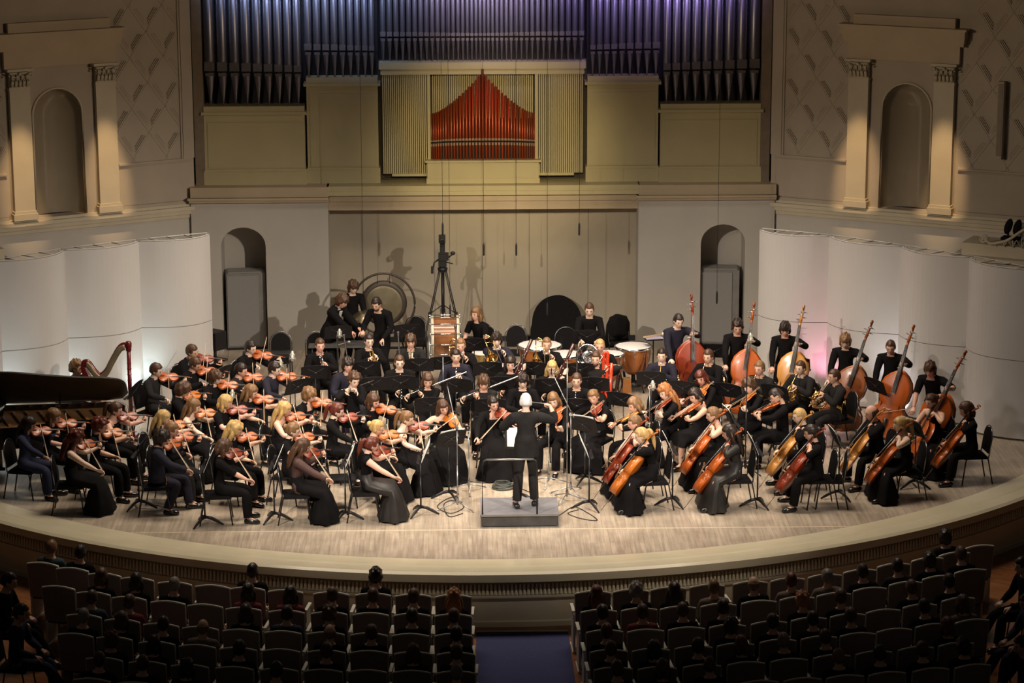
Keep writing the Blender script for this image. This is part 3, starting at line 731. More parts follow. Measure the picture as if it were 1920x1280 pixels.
def make_horn(m=None):
    m = m or brass; t = empty('french_horn'); mb = MB()
    C = V3(0, .30, -.20)
    for r, x in ((.155, 0), (.135, .02), (.115, -.015)):
        mb.tube([C+V3(x, r*math.cos(a), r*math.sin(a)) for a in np.linspace(0, 2*math.pi, 25)[:-1]], .010, 8, closed=True)
    mb.tube([(0, .02, 0), (0, .12, -.03), (0, .22, -.06), (.0, .38, -.10)], .006, 8)
    for k in range(4): mb.tube([C+V3(.02, -.08+.045*k, -.05), C+V3(.03, -.07+.045*k, .05), C+V3(-.02, -.05+.045*k, .05), C+V3(-.02, -.05+.045*k, -.04)], .007, 6)
    mb.build('tubing', m, t)
    mb = MB()
    for k in range(3): mb.lathe([(.022, -.02), (.022, .02)], 8, c=C+V3(.01, -.05+.05*k, .02), caps=(True, True))
    mb.build('valves', silver, t)
    mb = MB(); bell(mb, C+V3(-.02, -.10, -.10), (-.55, -.5, -.45), .02, .150, .30); mb.build('bell', m, t)
    mb = MB(); mb.lathe([(.011, 0), (.006, .02), (.005, .05)], 8, 'y', c=(0, .04, 0)); mb.build('mouthpiece', silver, t)
    return t
def make_stick(name, L, r, m, keys=True, flare=1., bellm=None):
    t = empty(name); mb = MB(); mb.lathe([(.004, 0), (.006, -.03), (r*.8, -.06), (r, -.08), (r, -(L-.08)), (r*1.15*flare, -(L-.03)), (r*1.6*flare, -L), (r*1.3*flare, -L+.004)], 10, 'y'); mb.build('body', m, t)
    if keys:
        mb = MB()
        for k in range(9): mb.ell((0, .12+(L-.22)*k/8, r*1.05), (r*.8, r*.8, r*.35), n=8, m=5)
        mb.tube([(r*.9, .12, r*.5), (r*.9, L-.12, r*.5)], r*.22, 5); mb.tube([(-r*.9, .2, r*.5), (-r*.9, L-.1, r*.5)], r*.2, 5); mb.lathe([(r*1.1, -.2), (r*1.1, -.21)], 8, 'y'); mb.lathe([(r*1.15, -L*.55), (r*1.15, -L*.56)], 8, 'y')
        mb.build('keys', silver, t)
    mb = MB(); mb.lathe([(.003, 0), (.007, -.012), (.009, -.05), (.010, -.06)], 8, 'y', caps=(True, False)); mb.build('mouthpiece', ebony if 'flute' not in name else silver, t)
    return t
def make_bassoon(m, red=False):
    """origin at the reed, long joint along +y upwards"""
    t = empty('contrabassoon' if red else 'bassoon')
    mb = MB()
    if not red:
        mb.lathe([(.030, .62), (.032, .25), (.030, -.02), (.022, -.06), (.020, -.50), (.026, -.56), (.026, -.60)][::-1], 10, 'y', c=(.05, 0, 0), caps=(True, True)); mb.lathe([(.018, .2), (.016, -.12), (.014, -.15)][::-1], 8, 'y', c=(.012, 0, .01), caps=(True, True))
    else:
        up_ = lambda c, y, s: [(c+.036*math.cos(b), y+s*.036*math.sin(b), 0) for b in np.linspace(math.pi, 0, 7)]
        mb.tube([(.015, -.62, 0), (.015, .16, 0)]+up_(.051, .17, 1)+[(.087, .16, 0), (.087, -.55, 0)]+up_(.123, -.56, -1)[::1]+[(.159, -.55, 0), (.159, .02, 0)], .030, 10, up=(0, 0, 1))
    mb.build('joints', m, t)
    mb = MB(); mb.tube([(-.12 if red else -.10, .0, .12), (-.04, .05, .09), (.01, .16, .03), (.02, .15, .0)], .004, 6)
    for k in range(8):
        mb.ell((.05, -.45+k*.12 if not red else -.55+k*.09, .03), (.012, .016, .008), n=6, m=4)
    mb.tube([(.075, -.45, .01), (.075, .1, .01)], .005, 5); mb.build('crook_and_keys', silver, t)
    if not red:
        mb = MB(); mb.lathe([(.020, -.59), (.038, -.60), (.038, -.635), (.020, -.635), (.018, -.59)], 14, 'y', c=(.05, 0, 0)); o = mb.build('bell_ring', mat('ivory', (.72, .66, .52), .4), t); tag(o, 'pale ivory ring')
    return t
def make_tuba():
    t = empty('tuba'); mb = MB()
    mb.tube(crom([(.0, .02, 0), (.05, .12, -.02), (.10, .18, -.15), (.08, .2, -.42), (0, .2, -.52), (-.14, .2, -.42), (-.14, .2, -.1), (-.04, .2, .02), (.06, .2, -.1), (.04, .2, -.35), (-.06, .2, -.35)], 3), .018, 8)
    mb.tube([(.14, .24, -.45), (.02, .24, -.60), (-.1, .24, -.45)], .045, 10)
    for k in range(3): mb.tube([(-.06+.05*k, .14, -.35), (-.06+.05*k, .14, -.12)], .018, 8)
    mb.build('tubing', silver, t)
    mb = MB(); mb.tube([(.14, .24, -.46), (.14, .24, -.2), (.14, .22, 0)], [.05, .06, .07], 12); bell(mb, (.14, .24, .0), (.22, .85, .75), .07, .21, .24); mb.build('bell', silver, t)
    mb = MB(); mb.lathe([(.016, 0), (.008, .03)], 8, 'y', c=(0, .03, 0)); mb.build('mouthpiece', silver, t)
    return t
WIND = dict(tp=Proto(make_trumpet), tb=Proto(make_trombone), hn=Proto(make_horn), cl=Proto(lambda: make_stick('clarinet', .66, .0135, ebony, flare=1.5)), ob=Proto(lambda: make_stick('oboe', .60, .011, ebony)),
            fl=Proto(lambda: make_stick('flute', .67, .0115, silver)), pic=Proto(lambda: make_stick('piccolo', .32, .008, ebony)), fg=Proto(lambda: make_bassoon(bassoon_dark)), cb=Proto(lambda: make_bassoon(bassoon_red, True)), tu=Proto(make_tuba),
            tps=Proto(lambda: make_trumpet(silver)))

# ---------------------------------------------------------------- percussion, harp, piano etc
def timpani(px, py, r, lab, zt=.86):
    P = at(px, py, zt); t = empty('timpani', m4((P[0], P[1], 0)), lab, 'drum', 'timpani')
    mb = MB(); mb.lathe([(.02, .30), (r*.35, .33), (r*.68, .42), (r*.90, .58), (r*.97, .74), (r*.98, zt-.03)], 28); mb.build('bowl', timp_wood, t)
    mb = MB(); mb.lathe([(.0, zt), (r*.97, zt), (r, zt-.005)], 32); mb.build('drum_head', drum_skin, t)
    mb = MB(); mb.lathe([(r*.98, zt-.035), (r*1.05, zt-.035), (r*1.05, zt+.004), (r*1.0, zt+.008)], 32)
    for k in range(8):
        a = 2*math.pi*k/8; c, s = math.cos(a), math.sin(a)
        mb.tube([(c*r*1.04, s*r*1.04, zt-.0), (c*r*1.04, s*r*1.04, zt-.16)], .009, 6)
    mb.build('hoop', chrome, t)
    for k in range(4):
        a = 2*math.pi*k/4+.6; c, s = math.cos(a), math.sin(a)
        mb = MB(); mb.tube([(c*r*1.03, s*r*1.03, zt-.10), (c*r*1.0, s*r*1.0, .5), (c*r*.75, s*r*.75, .16), (c*r*.95, s*r*.95, .02)], [.016, .03, .03, .02], 8, flat=.6); mb.build('leg', bassoon_dark, t)
    mb = MB(); mb.lathe([(r*.5, .10), (r*.55, .16), (.05, .2)], 16); mb.tube([(0, 0, .15), (0, 0, .35)], .04, 8); mb.build('base', black_metal, t)
timpani(1012, 646, .40, 'leftmost large timpani drum behind the bald trombonist')
timpani(1060, 663, .31, 'smaller timpani drum in front of the standing timpanist')
timpani(1188, 648, .34, 'rightmost large copper timpani drum with open floor before it')
timpani(1142, 662, .27, 'timpani drum half hidden behind the silver tuba')

P = at(834, 700, 0); BD = P
P = at(834, 592, 1.37); t = empty('bass_drum', m4((P[0], P[1], 0), rz(.03)), 'big bass drum with chrome hoops turned edge-on in front of the tripod', 'drum')
r = .42
mb = MB(); mb.lathe([(r, -.21), (r, .21)], 32, c=(0, 0, .92), R=ry(math.pi/2)); mb.build('shell', mat('drum_shell_walnut', (.20, .08, .03), .22, coat=.5, nscale=3, namt=.5), t)
mb = MB()
for s in (-1, 1): mb.lathe([(r*1.06, s*.215), (r*1.06, s*.265), (r*.98, s*.265), (r*.98, s*.215), (r*1.06, s*.215)], 36, c=(0, 0, .92), R=ry(math.pi/2))
mb.build('hoops', mat('ivory_hoop', (.55, .50, .40), .3), t)
mb = MB(); mb.lathe([(0, .25), (r, .25)], 32, c=(0, 0, .92), R=ry(math.pi/2)); mb.lathe([(0, -.25), (r, -.25)], 32, c=(0, 0, .92), R=ry(math.pi/2)); mb.build('drum_head', drum_skin, t)
mb = MB()
for k in range(14):
    a = 2*math.pi*k/14; y, z = r*1.08*math.cos(a), .92+r*1.08*math.sin(a)
    mb.tube([(-.29, y, z), (.29, y, z)], .008, 6); mb.ell((-.28, y, z), (.025, .014, .014), n=6, m=5); mb.ell((.28, y, z), (.025, .014, .014), n=6, m=5); mb.ell((0, y, z), (.04, .012, .012), n=6, m=5)
mb.build('tension_rods', chrome, t)
for s in (-1, 1):
    mb = MB(); mb.tube([(s*.30, -.35, 0), (s*.30, -.3, .92), (s*.30, .3, .92), (s*.30, .35, 0)], .022, 8); mb.build('stand_frame', steel, t)
# gong with ring stand
P = at(728, 640, 0); gz = 1.20
t = empty('gong', m4((P[0]-.02, 10.55, gz), rz(.0)), 'large bronze gong hanging in a round black ring stand', 'gong')
mb = MB(); mb.lathe([(0, -.05), (.10, -.04), (.30, -.012), (.40, 0), (.44, .03), (.42, .06), (.40, .01)], 40, 'y'); mb.build('disc', [bronze], t)
mb = MB(); mb.lathe([(.355, -.008), (.40, -.012), (.445, .02), (.45, .06), (.43, .07)], 40, 'y'); mb.build('rim', bronze_dark, t)
mb = MB(); mb.tube([(-.12, 0, .40), (-.12, 0, .60)], .006, 5); mb.tube([(.12, 0, .40), (.12, 0, .60)], .006, 5); mb.build('cord', black_plastic, t)
t2 = empty('gong_stand', m4((P[0]-.02, 10.55, 0)), 'round black tubular ring stand holding the bronze gong', 'stand')
mb = MB(); mb.tube([(.60*math.sin(a), 0, gz+.60*math.cos(a)) for a in np.linspace(0, 2*math.pi, 49)[:-1]], .022, 8, closed=True); mb.build('ring', bronze_dark, t2)
mb = MB(); mb.tube([(-.42, .0, .1), (-.3, 0, gz-.55)], .018, 6); mb.tube([(.42, 0, .1), (.3, 0, gz-.55)], .018, 6); mb.bb(-.6, .6, -.03, .03, .3, .34); mb.bb(-.5, .5, -.03, .03, .04, .1); mb.bb(-.5, -.44, -.35, .35, .04, .1); mb.bb(.44, .5, -.35, .35, .04, .1)
for sx in (-.47, .47):
    for sy in (-.3, .3): mb.ell((sx, sy, .03), (.03, .03, .03), n=8, m=5)
mb.build('base', black_metal, t2)
# TV camera on tall tripod
P = at(832, 657, 0); tx, ty = P[0], 10.6
t = empty('camera_tripod', m4((tx, ty, 0)), 'tall black tripod carrying the video camera behind the bass drum', 'tripod')
TS = 1.14
def scl(o):
    for v in o.data.vertices: v.co.z *= TS; v.co.z -= 0
    return o
for k, a in enumerate((-2.5, -.64, 1.57)):
    c, s = math.cos(a), math.sin(a); r0, r1 = .07, .56 if k < 2 else .4
    mb = MB(); d = .022
    for q in (-1, 1): mb.tube([(c*r0-s*d*q, s*r0+c*d*q, 1.62), (c*(r0+r1)/2-s*d*q, s*(r0+r1)/2+c*d*q, .86)], .011, 6)
    mb.tube([(c*(r0+r1)/2, s*(r0+r1)/2, .92), (c*r1, s*r1, .02)], .017, 6); mb.box((c*(r0+r1)/2, s*(r0+r1)/2, .88), (.07, .07, .09)); mb.ell((c*r1, s*r1, .02), (.03, .03, .02), n=8, m=5); mb.tube([(c*(r0+r1)*.5, s*(r0+r1)*.5, .9), (0, 0, 1.02)], .009, 6)
    scl(mb.build('leg', black_metal, t))
mb = MB(); mb.lathe([(.03, 0), (.09, .03), (.10, .08), (.05, .10), (.05, .14)], 12, c=(0, 0, 1.58)); mb.tube([(0, 0, .55), (0, 0, 1.62)], .018, 8); mb.tube([(.045, 0, .0), (.045, 0, .95)], .008, 6); mb.tube([(-.045, 0, .0), (-.045, 0, .95)], .008, 6); scl(mb.build('centre_column', black_metal, t))
t = empty('video_camera', m4((tx, ty, 1.95)), 'black remote video camera on top of the tall tripod', 'camera')
mb = MB(); mb.box((0, 0, .05), (.16, .18, .14)); mb.box((.02, -.02, .17), (.20, .22, .12)); mb.box((0, 0, .33), (.10, .14, .24)); mb.box((-.005, -.02, .52), (.13, .2, .13)); mb.build('body', black_plastic, t)
mb = MB(); mb.lathe([(.05, 0), (.055, -.12), (.045, -.12)][::-1], 14, 'y', c=(0, -.22, .52)); mb.build('lens', black_plastic, t)
mb = MB(); mb.tube([(-.06, 0, .12), (-.16, -.05, .06), (-.20, -.08, -.12)], .016, 8); mb.box((-.2, -.08, -.08), (.05, .04, .14)); mb.tube([(.08, 0, .12), (.18, -.02, .20), (.21, 0, .24)], .014, 8); mb.ell((.2, 0, .23), (.05, .04, .04), n=8, m=5); mb.tube([(.06, 0, .06), (.2, .0, .02)], .012, 6); mb.build('handles', black_plastic, t)
# black lid leaning on the wall
P = at(1043, 640, 0)
t = empty('piano_lid', m4((P[0], 12.05, 0), rx(-.06)), 'tall black rounded piano lid stood on edge against the back wall', 'board')
pts = [(-.52, 0), (-.53, .28), (-.50, .42), (-.47, .62), (-.38, .80), (-.22, .94), (.0, 1.0), (.18, .97), (.36, .84), (.47, .66), (.52, .4), (.52, 0)]
pp = crom([V3(x, z, 0) for x, z in pts], 4); mb = MB(); mb.prism([(q[0], q[1]) for q in pp], -.02, .02, 'xz'); mb.build('panel', black_fabric, t)
# loudspeaker cabinets in the niches
for x0, lab in ((-4.75, 'tall grey cabinet standing in the left arched niche'), (4.72, 'tall grey cabinet standing in the right arched niche')):
    t = empty('loudspeaker_cabinet', m4((x0, 12.05, 0), rz(.12 if x0 < 0 else -.10)), lab, 'cabinet')
    mb = MB(); mb.box((0, 0, .80), (.78, .5, 1.5)); mb.build('case', mat('cabinet_grey', (.20, .19, .175), .6), t)
    mb = MB(); mb.box((-.06, -.262, .80), (.62, .02, 1.42)); mb.build('grille', speaker_grey, t)
    mb = MB(); mb.bb(-.39, .39, -.25, .25, 0, .05); mb.build('base', black_metal, t); mb = MB(); mb.box((0, 0, 1.56), (.70, .42, .03)); mb.build('top_cap', speaker_grey, t)
# stage monitor
P = at(404, 676, 0)
t = empty('stage_monitor', m4((P[0], P[1], 0), rz(-.7)), 'black box loudspeaker on a low stand beside the left niche', 'loudspeaker')
mb = MB(); mb.box((0, 0, .42), (.34, .30, .36)); mb.build('cabinet', black_plastic, t); mb = MB(); mb.box((0, -.155, .42), (.30, .012, .32)); mb.build('grille', black_fabric, t)
mb = MB(); mb.tube([(0, 0, 0), (0, 0, .26)], .03, 8); mb.box((0, 0, .02), (.34, .34, .03)); mb.build('stand', black_metal, t)

# podium with rail
PX = .441
t = empty('conductor_podium', m4((PX, .45, 0)), 'grey carpeted conductor podium at the front of the stage', 'podium')
mb = MB(); mb.bb(-.6, .6, -.45, .45, .02, .185); mb.build('box', podium_side, t)
mb = MB(); mb.bb(-.61, .61, -.46, .46, .185, .205); mb.build('top', podium_grey, t)
mb = MB(); mb.bb(-.615, .615, -.468, -.458, .18, .21); mb.bb(-.615, -.605, -.468, -.458, 0, .2); mb.bb(.605, .615, -.468, -.458, 0, .2); mb.bb(-.61, .61, -.466, -.456, 0, .014); mb.build('metal_edge', steel, t)
t = empty('podium_rail', m4((PX, .03, .205)), 'black metal safety rail at the back of the conductor podium', 'rail')
mb = MB(); mb.tube([(-.58, 0, 0), (-.58, 0, .80), (-.56, 0, .86), (-.50, 0, .885)], .014, 8); mb.build('post', black_metal, t)
mb = MB(); mb.tube([(.27, 0, 0), (.27, 0, .80), (.25, 0, .86), (.20, 0, .885)], .014, 8); mb.build('post', black_metal, t)
mb = MB(); mb.tube([(-.52, 0, .885), (.22, 0, .885)], .015, 8); mb.build('handrail', steel, t)
# harp
P = at(196, 745, 0)
t = empty('concert_harp', m4((-6.62, 5.15, 0), rz(math.radians(-8))), 'dark red concert harp with amber soundboard behind the piano', 'harp')
# local: player at -x, column at +x
mb = MB(); mb.tube([(.42, 0, .12), (.42, 0, 1.70)], .036, 12); mb.lathe([(.04, 0), (.06, .02), (.05, .1), (.04, .14)], 12, c=(.42, 0, .1))
mb.lathe([(.036, 0), (.052, .02), (.05, .05), (.058, .09), (.06, .15), (.04, .18), (.0, .185)], 14, c=(.42, 0, 1.62))
for z in (1.1, 1.2, 1.3, 1.4): mb.lathe([(.037, z), (.042, z+.01), (.037, z+.02)], 12, c=(.42, 0, 0))
mb.build('column', harp_red, t)
nk = crom([(.42, 0, 1.74), (.28, 0, 1.70), (.12, 0, 1.45), (.02, 0, 1.27), (-.10, 0, 1.18), (-.20, 0, 1.26), (-.30, 0, 1.40), (-.38, 0, 1.40), (-.40, 0, 1.30)], 5)
mb = MB(); mb.tube(nk, [.05]*len(nk), 8, up=(0, 1, 0), flat=.8); mb.build('neck', harp_red, t)
mb = MB(); mb.tube([q+V3(0, -.038, -.035) for q in nk[2:-8]], .05, 6, up=(0, 1, 0), flat=.25); mb.build('neck_plate', harp_neck, t)
mb = MB(); mb.loft([[(x-.0, y, z) for x, y, z in q] for q in ([(-.44, -.05, 1.32), (-.36, -.05, 1.32), (-.36, .05, 1.32), (-.44, .05, 1.32)], [(-.05, -.20, .14), (.22, -.22, .14), (.22, .22, .14), (-.05, .20, .14)])], smooth=False); mb.build('soundbox', harp_red, t)
mb = MB(); mb.loft([[(-.358, -.035, 1.30), (-.352, -.035, 1.30), (-.352, .035, 1.30), (-.358, .035, 1.30)], [(.222, -.19, .15), (.232, -.19, .15), (.232, .19, .15), (.222, .19, .15)]], smooth=False); mb.build('soundboard', harp_wood, t)
mb = MB()
for k in range(30):
    s = (k+1)/32; a = nk[int((1-s)*0+ (len(nk)-10)*(1-s))+2]; b = V3(-.35, 0, 1.28)+(V3(.225, 0, .16)-V3(-.35, 0, 1.28))*s
    mb.tube([a+V3(0, -.03, -.03), b], .0014, 4)
mb.build('strings', string_m, t)
mb = MB(); mb.bb(-.1, .5, -.2, .2, .0, .12); mb.build('base', harp_red, t)

# grand piano --------------------------------------------------------
PM = m4((-6.05, 3.6, 0), rz(math.radians(6)))
t = empty('grand_piano', PM, 'black grand piano with open lid at the left end of the stage', 'piano')
# local: tail tip at x=0, keyboard to -x; bass side (hinge) at +y; bentside at -y
curve = crom([V3(0, .25, 0), V3(-.05, -.28, 0), V3(-.30, -.50, 0), V3(-.85, -.60, 0), V3(-1.4, -.76, 0), V3(-1.9, -.92, 0), V3(-2.6, -.94, 0)], 5)
pl = [(q[0], q[1]) for q in curve]+[(-2.6, .58), (-.35, .58), (-.10, .50)]
def inset(p, k=.965): c = V3(-1.5, 0); return [(c[0]+(x-c[0])*k, c[1]+(y-c[1])*k) for x, y in p]
mb = MB(); ip = inset(pl)
n = len(pl); mb.loft([[(x, y, .62) for x, y in pl], [(x, y, .98) for x, y in pl], [(x, y, .98) for x, y in ip], [(x, y, .88) for x, y in ip]], smooth=False, caps=(True, False)); mb.build('case', piano_black, t)
mb = MB(); mb.prism(ip, .84, .88)
for k in range(9): mb.box((-.5-.22*k, -.05, .90), (.05, .9-.03*k*0, .03), R=rz(.25))
mb.build('iron_frame', gold_iron, t)
mb = MB(); Rl = rx(-.60)
mb.prism([(x, y-.58) for x, y in pl[:-3] if x > -2.2]+[(-2.2, -1.5), (-2.2, 0), (-.35, 0), (-.10, -.08)], 0, .025, R=Rl, loc=(0, .58, 1.0)); mb.build('lid', piano_satin, t)
mb = MB(); mb.tube([(-1.15, -.40, .95), (-1.10, -.10, 1.32)], .012, 6); mb.build('lid_prop', piano_black, t)
mb = MB(); mb.box((-2.1, -.1, 1.10), (.04, 1.1, .2), R=ry(-.3)); mb.box((-2.3, .1, 1.02), (.5, 1.2, .03)); mb.build('music_desk', piano_black, t)
for x, y in ((-.35, .2), (-2.3, -.65), (-2.3, .35)):
    mb = MB(); mb.lathe([(.05, 0), (.045, .04), (.04, .08), (.055, .2), (.08, .62)], 12, c=(x, y, 0)); mb.build('leg', piano_black, t)
mb = MB(); mb.bb(-2.2, -2.1, -.25, .05, .1, .62); mb.bb(-2.24, -2.06, -.22, .02, .06, .12); mb.build('pedal_lyre', piano_black, t)

# mic stands ---------------------------------------------------------
def mic_stand(base, top, lab, boom=None, big=False, m=steel, tri=True):
    """tripod mic stand, base at a floor point, pole to height top, optional boom end (x,y,z)"""
    B0 = at(*base, 0)
    t = empty('microphone_stand', m4(B0), lab, 'microphone stand')
    mb = MB(); mb.tube([(0, 0, .06), (0, 0, top*.55)], .012, 6); mb.tube([(0, 0, top*.5), (0, 0, top)], .009, 6); mb.lathe([(.02, .0), (.025, .05), (.02, .1)], 8, c=(0, 0, .08)); mb.build('pole', m, t)
    for k in range(3):
        a = 2*math.pi*k/3+.4+len(lab); mb = MB(); mb.tube([(0, 0, .12), (math.cos(a)*.33, math.sin(a)*.33, .012)], .010, 6); mb.ell((math.cos(a)*.33, math.sin(a)*.33, .012), (.016, .016, .012), n=6, m=4); mb.build('leg', m, t)
    e = V3(0, 0, top)
    if boom is not None:
        e = V3(*boom); mb = MB(); mb.tube([V3(0, 0, top)-(e-V3(0, 0, top))*.15, e], .008, 6); mb.build('boom', m, t); mb = MB(); mb.ell((0, 0, top), (.022, .022, .022), n=8, m=6); mb.build('clutch', black_metal, t)
    if big:
        mb = MB(); Rm = rx(-.5); mb.lathe([(0, -.09), (.024, -.085), (.027, 0), (.027, .05), (.02, .085), (0, .095)], 10, R=Rm, c=e+V3(.05, 0, .05)); mb.build('microphone', mat('mic_nickel', (.50, .48, .40), .4, metal=.6), t)
        mb = MB(); c0 = e+V3(.05, 0, .05)
        for s in (-.05, .03): mb.tube([c0+Rm@V3(.045*math.cos(a), .045*math.sin(a), s) for a in np.linspace(0, 2*math.pi, 13)[:-1]], .004, 5, closed=True)
        for a in np.linspace(0, 2*math.pi, 7)[:-1]: mb.tube([c0+Rm@V3(.055*math.cos(a), .055*math.sin(a), -.07), c0+Rm@V3(.028*math.cos(a+.5), .028*math.sin(a+.5), .05)], .003, 4)
        mb.build('shock_mount', mat('mic_mount', (.45, .44, .40), .5), t)
    else:
        mb = MB(); d = rx(1.2) if boom is None else rx(.6); mb.lathe([(0, -.07), (.012, -.065), (.013, .05), (.009, .07), (0, .075)], 8, R=d, c=e); mb.build('microphone', black_metal, t)
mic_stand((858, 953), 1.30, 'steel boom microphone stand left of the podium, nearest the audience', boom=(-.15, .4, 1.92))
mic_stand((879, 920), .98, 'low steel microphone stand behind the boom stand left of podium')
mic_stand((1029, 908), .98, 'steel microphone stand just behind the podium, right of the conductor')
mic_stand((1063, 938), 2.35, 'very tall steel microphone stand right of the podium', boom=None)
mic_stand((1070, 925), 1.38, 'steel boom microphone stand whose arm reaches up toward the blond bassoonist', boom=(-.3, .4, 1.95))
mic_stand((832, 830), 1.55, 'thin pale microphone stand behind the flutist, before the clarinets', boom=None)
mic_stand((1217, 870), 1.32, 'microphone stand with large nickel microphone before the curly strawberry-blond violist', big=True)
mic_stand((1397, 885), 2.25, 'tall thin stand with large nickel microphone before the second bassist', big=True, m=black_metal)
mic_stand((547, 860), 1.75, 'microphone stand with large nickel microphone left of the first trumpeter', big=True, m=black_metal)
mic_stand((524, 800), 1.10, 'stand with tilted nickel microphone before the blue-shirted violinist', big=True, m=steel)
mic_stand((434, 880), 1.25, 'stand with nickel microphone hiding the fair-haired violinist', big=True, m=steel)
mic_stand((634, 757), 1.28, 'black stand with slim nickel microphone before the percussion table', big=True, m=black_metal)
# tables and cases at the back
P = at(650, 655, .8)
t = empty('percussion_table', m4((P[0], 9.3, 0)), 'grey cloth covered percussion table behind the first two trumpeters', 'table')
mb = MB(); mb.bb(-.75, .62, -.22, .22, .68, .72); mb.build('tabletop', mat('table_grey', (.07, .068, .066), .6), t)
for sx in (-.68, .55):
    for sy in (-.18, .18): mb = MB(); mb.tube([(sx, sy, 0), (sx, sy, .68)], .018, 6); mb.build('leg', black_metal, t)
for dx, lab, c in ((-.1, 'wooden drumstick lying on the percussion table', (.55, .42, .2)), (.50, 'pale felt mallet on the percussion table', (.7, .6, .35))):
    t = empty('mallet', m4((P[0]+dx, 9.2, .74), rz(.9)), lab, 'mallet')
    mb = MB(); mb.tube([(-.16, 0, .0), (.16, 0, 0)], .007, 6); mb.build('stick', mat('mallet_wood', (.5, .36, .18), .5), t); mb = MB(); mb.ell((.17, 0, .0), (.03, .024, .02), n=8, m=6); mb.build('head', drum_skin, t)
P = at(500, 661, .72)
t = empty('keyboard_percussion', m4((P[0], P[1], 0), rz(.05)), 'low black glockenspiel on a stand left of the first trumpeter', 'percussion')
mb = MB(); mb.bb(-.45, .45, -.2, .2, .66, .71); mb.build('frame', black_metal, t)
mb = MB()
for k in range(22): mb.bb(-.42+.038*k, -.42+.038*k+.03, -.17, .02-.004*k, .715, .725)
mb.build('bars', mat('dark_bars', (.05, .05, .055), .3, metal=.6), t)
for sx in (-.38, .38): mb = MB(); mb.tube([(sx, -.15, 0), (sx, 0, .66)], .014, 6); mb.tube([(sx, .15, 0), (sx, 0, .66)], .014, 6); mb.build('leg', black_metal, t)
P = at(682, 612, 1.02)
t = empty('cymbal', m4((P[0]-.05, 10.0, 1.10), rx(.25)@ry(-.28)), 'brass cymbal held flat between the three standing percussionists', 'cymbal')
mb = MB(); mb.lathe([(0, .03), (.05, .022), (.07, .006), (.25, -.018), (.25, -.022), (.07, 0)], 28); mb.build('disc', mat('cymbal_brass', (.62, .52, .34), .3, metal=.9), t)
# snare drum by the girl
P = at(903, 662, .75)
t = empty('snare_drum', m4((P[0], P[1]+.2, 0)), 'small snare drum with pale head between the two trombonists', 'drum')
mb = MB(); mb.lathe([(.17, .58), (.17, .72)], 20); mb.build('shell', mat('snare_gold', (.55, .35, .12), .3, metal=.6, nscale=20, namt=.5), t); mb = MB(); mb.lathe([(0, .722), (.165, .722), (.18, .71), (.18, .70)], 20); mb.build('drum_head', drum_skin, t)
mb = MB()
for a in (0, 2.1, 4.2): mb.tube([(0, 0, .35), (.22*math.cos(a), .22*math.sin(a), 0)], .009, 5); mb.tube([(0, 0, .45), (.15*math.cos(a), .15*math.sin(a), .58)], .009, 5)
mb.tube([(0, 0, .3), (0, 0, .5)], .012, 6); mb.build('stand', chrome, t)
# triangular table with mallets right of timpani
P = at(1225, 632, 1.02)
t = empty('mallet_tray', m4((P[0], P[1], 0), rz(.2)), 'small tray of drumsticks on a pole right of the timpani', 'tray')
mb = MB(); mb.bb(-.16, .16, -.12, .12, .98, 1.0); mb.build('tray', black_paint, t); mb = MB(); mb.tube([(0, 0, 0), (0, 0, .98)], .012, 6)
for a in (0, 2.1, 4.2): mb.tube([(0, 0, .15), (.22*math.cos(a), .22*math.sin(a), 0)], .01, 5)
mb.build('pole', black_metal, t); mb = MB(); mb.bb(-.15, .17, -.1, .1, 1.002, 1.016); mb.build('towel', mat('lilac_towel', (.42, .38, .50), .9), t)
for k, lb in enumerate(('front wooden timpani stick lying on the lilac towel', 'rear wooden timpani stick lying on the lilac towel')):
    t = empty('timpani_stick', m4((P[0], P[1]-.03+.06*k, 1.035), rz(.3)), lb, 'mallet')
    mb = MB(); mb.tube([(-.2, 0, 0), (.2, 0, .03)], .008, 6); mb.build('stick', mat('mallet_wood', (.5, .36, .18), .5), t); mb = MB(); mb.ell((.2, 0, .035), (.03, .022, .022), n=8, m=6); mb.build('head', drum_skin, t)
P = at(1175, 735, 0)
t = empty('wooden_box', m4((P[0], P[1], 0), rz(.05)), 'small orange wooden box on the floor before the right timpani', 'box')
mb = MB(); mb.box((0, 0, .13), (.17, .16, .26), taper=.85); mb.build('body', mat('box_wood', (.50, .20, .06), .45, stretch=(1, 1, 6)), t); mb = MB(); mb.box((0, 0, .268), (.13, .12, .012)); mb.build('lid', mat('box_top', (.6, .36, .16), .5), t)
# empty chairs
for px, py, zt, phi, lab in ((525, 650, .70, 0, 'empty black chair in front of the left pillar, beside the niche'), (596, 640, .8, 10, 'empty black chair partly behind the bending percussionist in the suit'),
                             (779, 600, .9, 0, 'empty black chair beneath the right side of the gong ring'), (968, 622, .85, 0, 'empty black chair between the girl and the black piano lid'),
                             (1168, 640, .5, 20, 'empty black chair covered with a dark coat right of the timpanist'),
                             (1558, 896, .46, -95, 'empty black chair at the front, right of the trousered front cellist'),
                             (1062, 632, .8, 0, 'empty black chair half hidden before the black piano lid'),
                             (640, 895, .46, 95, 'empty black chair behind the front ponytailed violinist')):
    P = at(px, py, zt); CHAIR.put(m4((P[0], P[1], 0), rz(math.radians(phi))), lab, 'chair')
P = at(1168, 640, .5)
t = empty('coat', m4((P[0], P[1], 0), rz(.35)), 'black coat draped over the back of the chair beside the timpanist', 'coat')
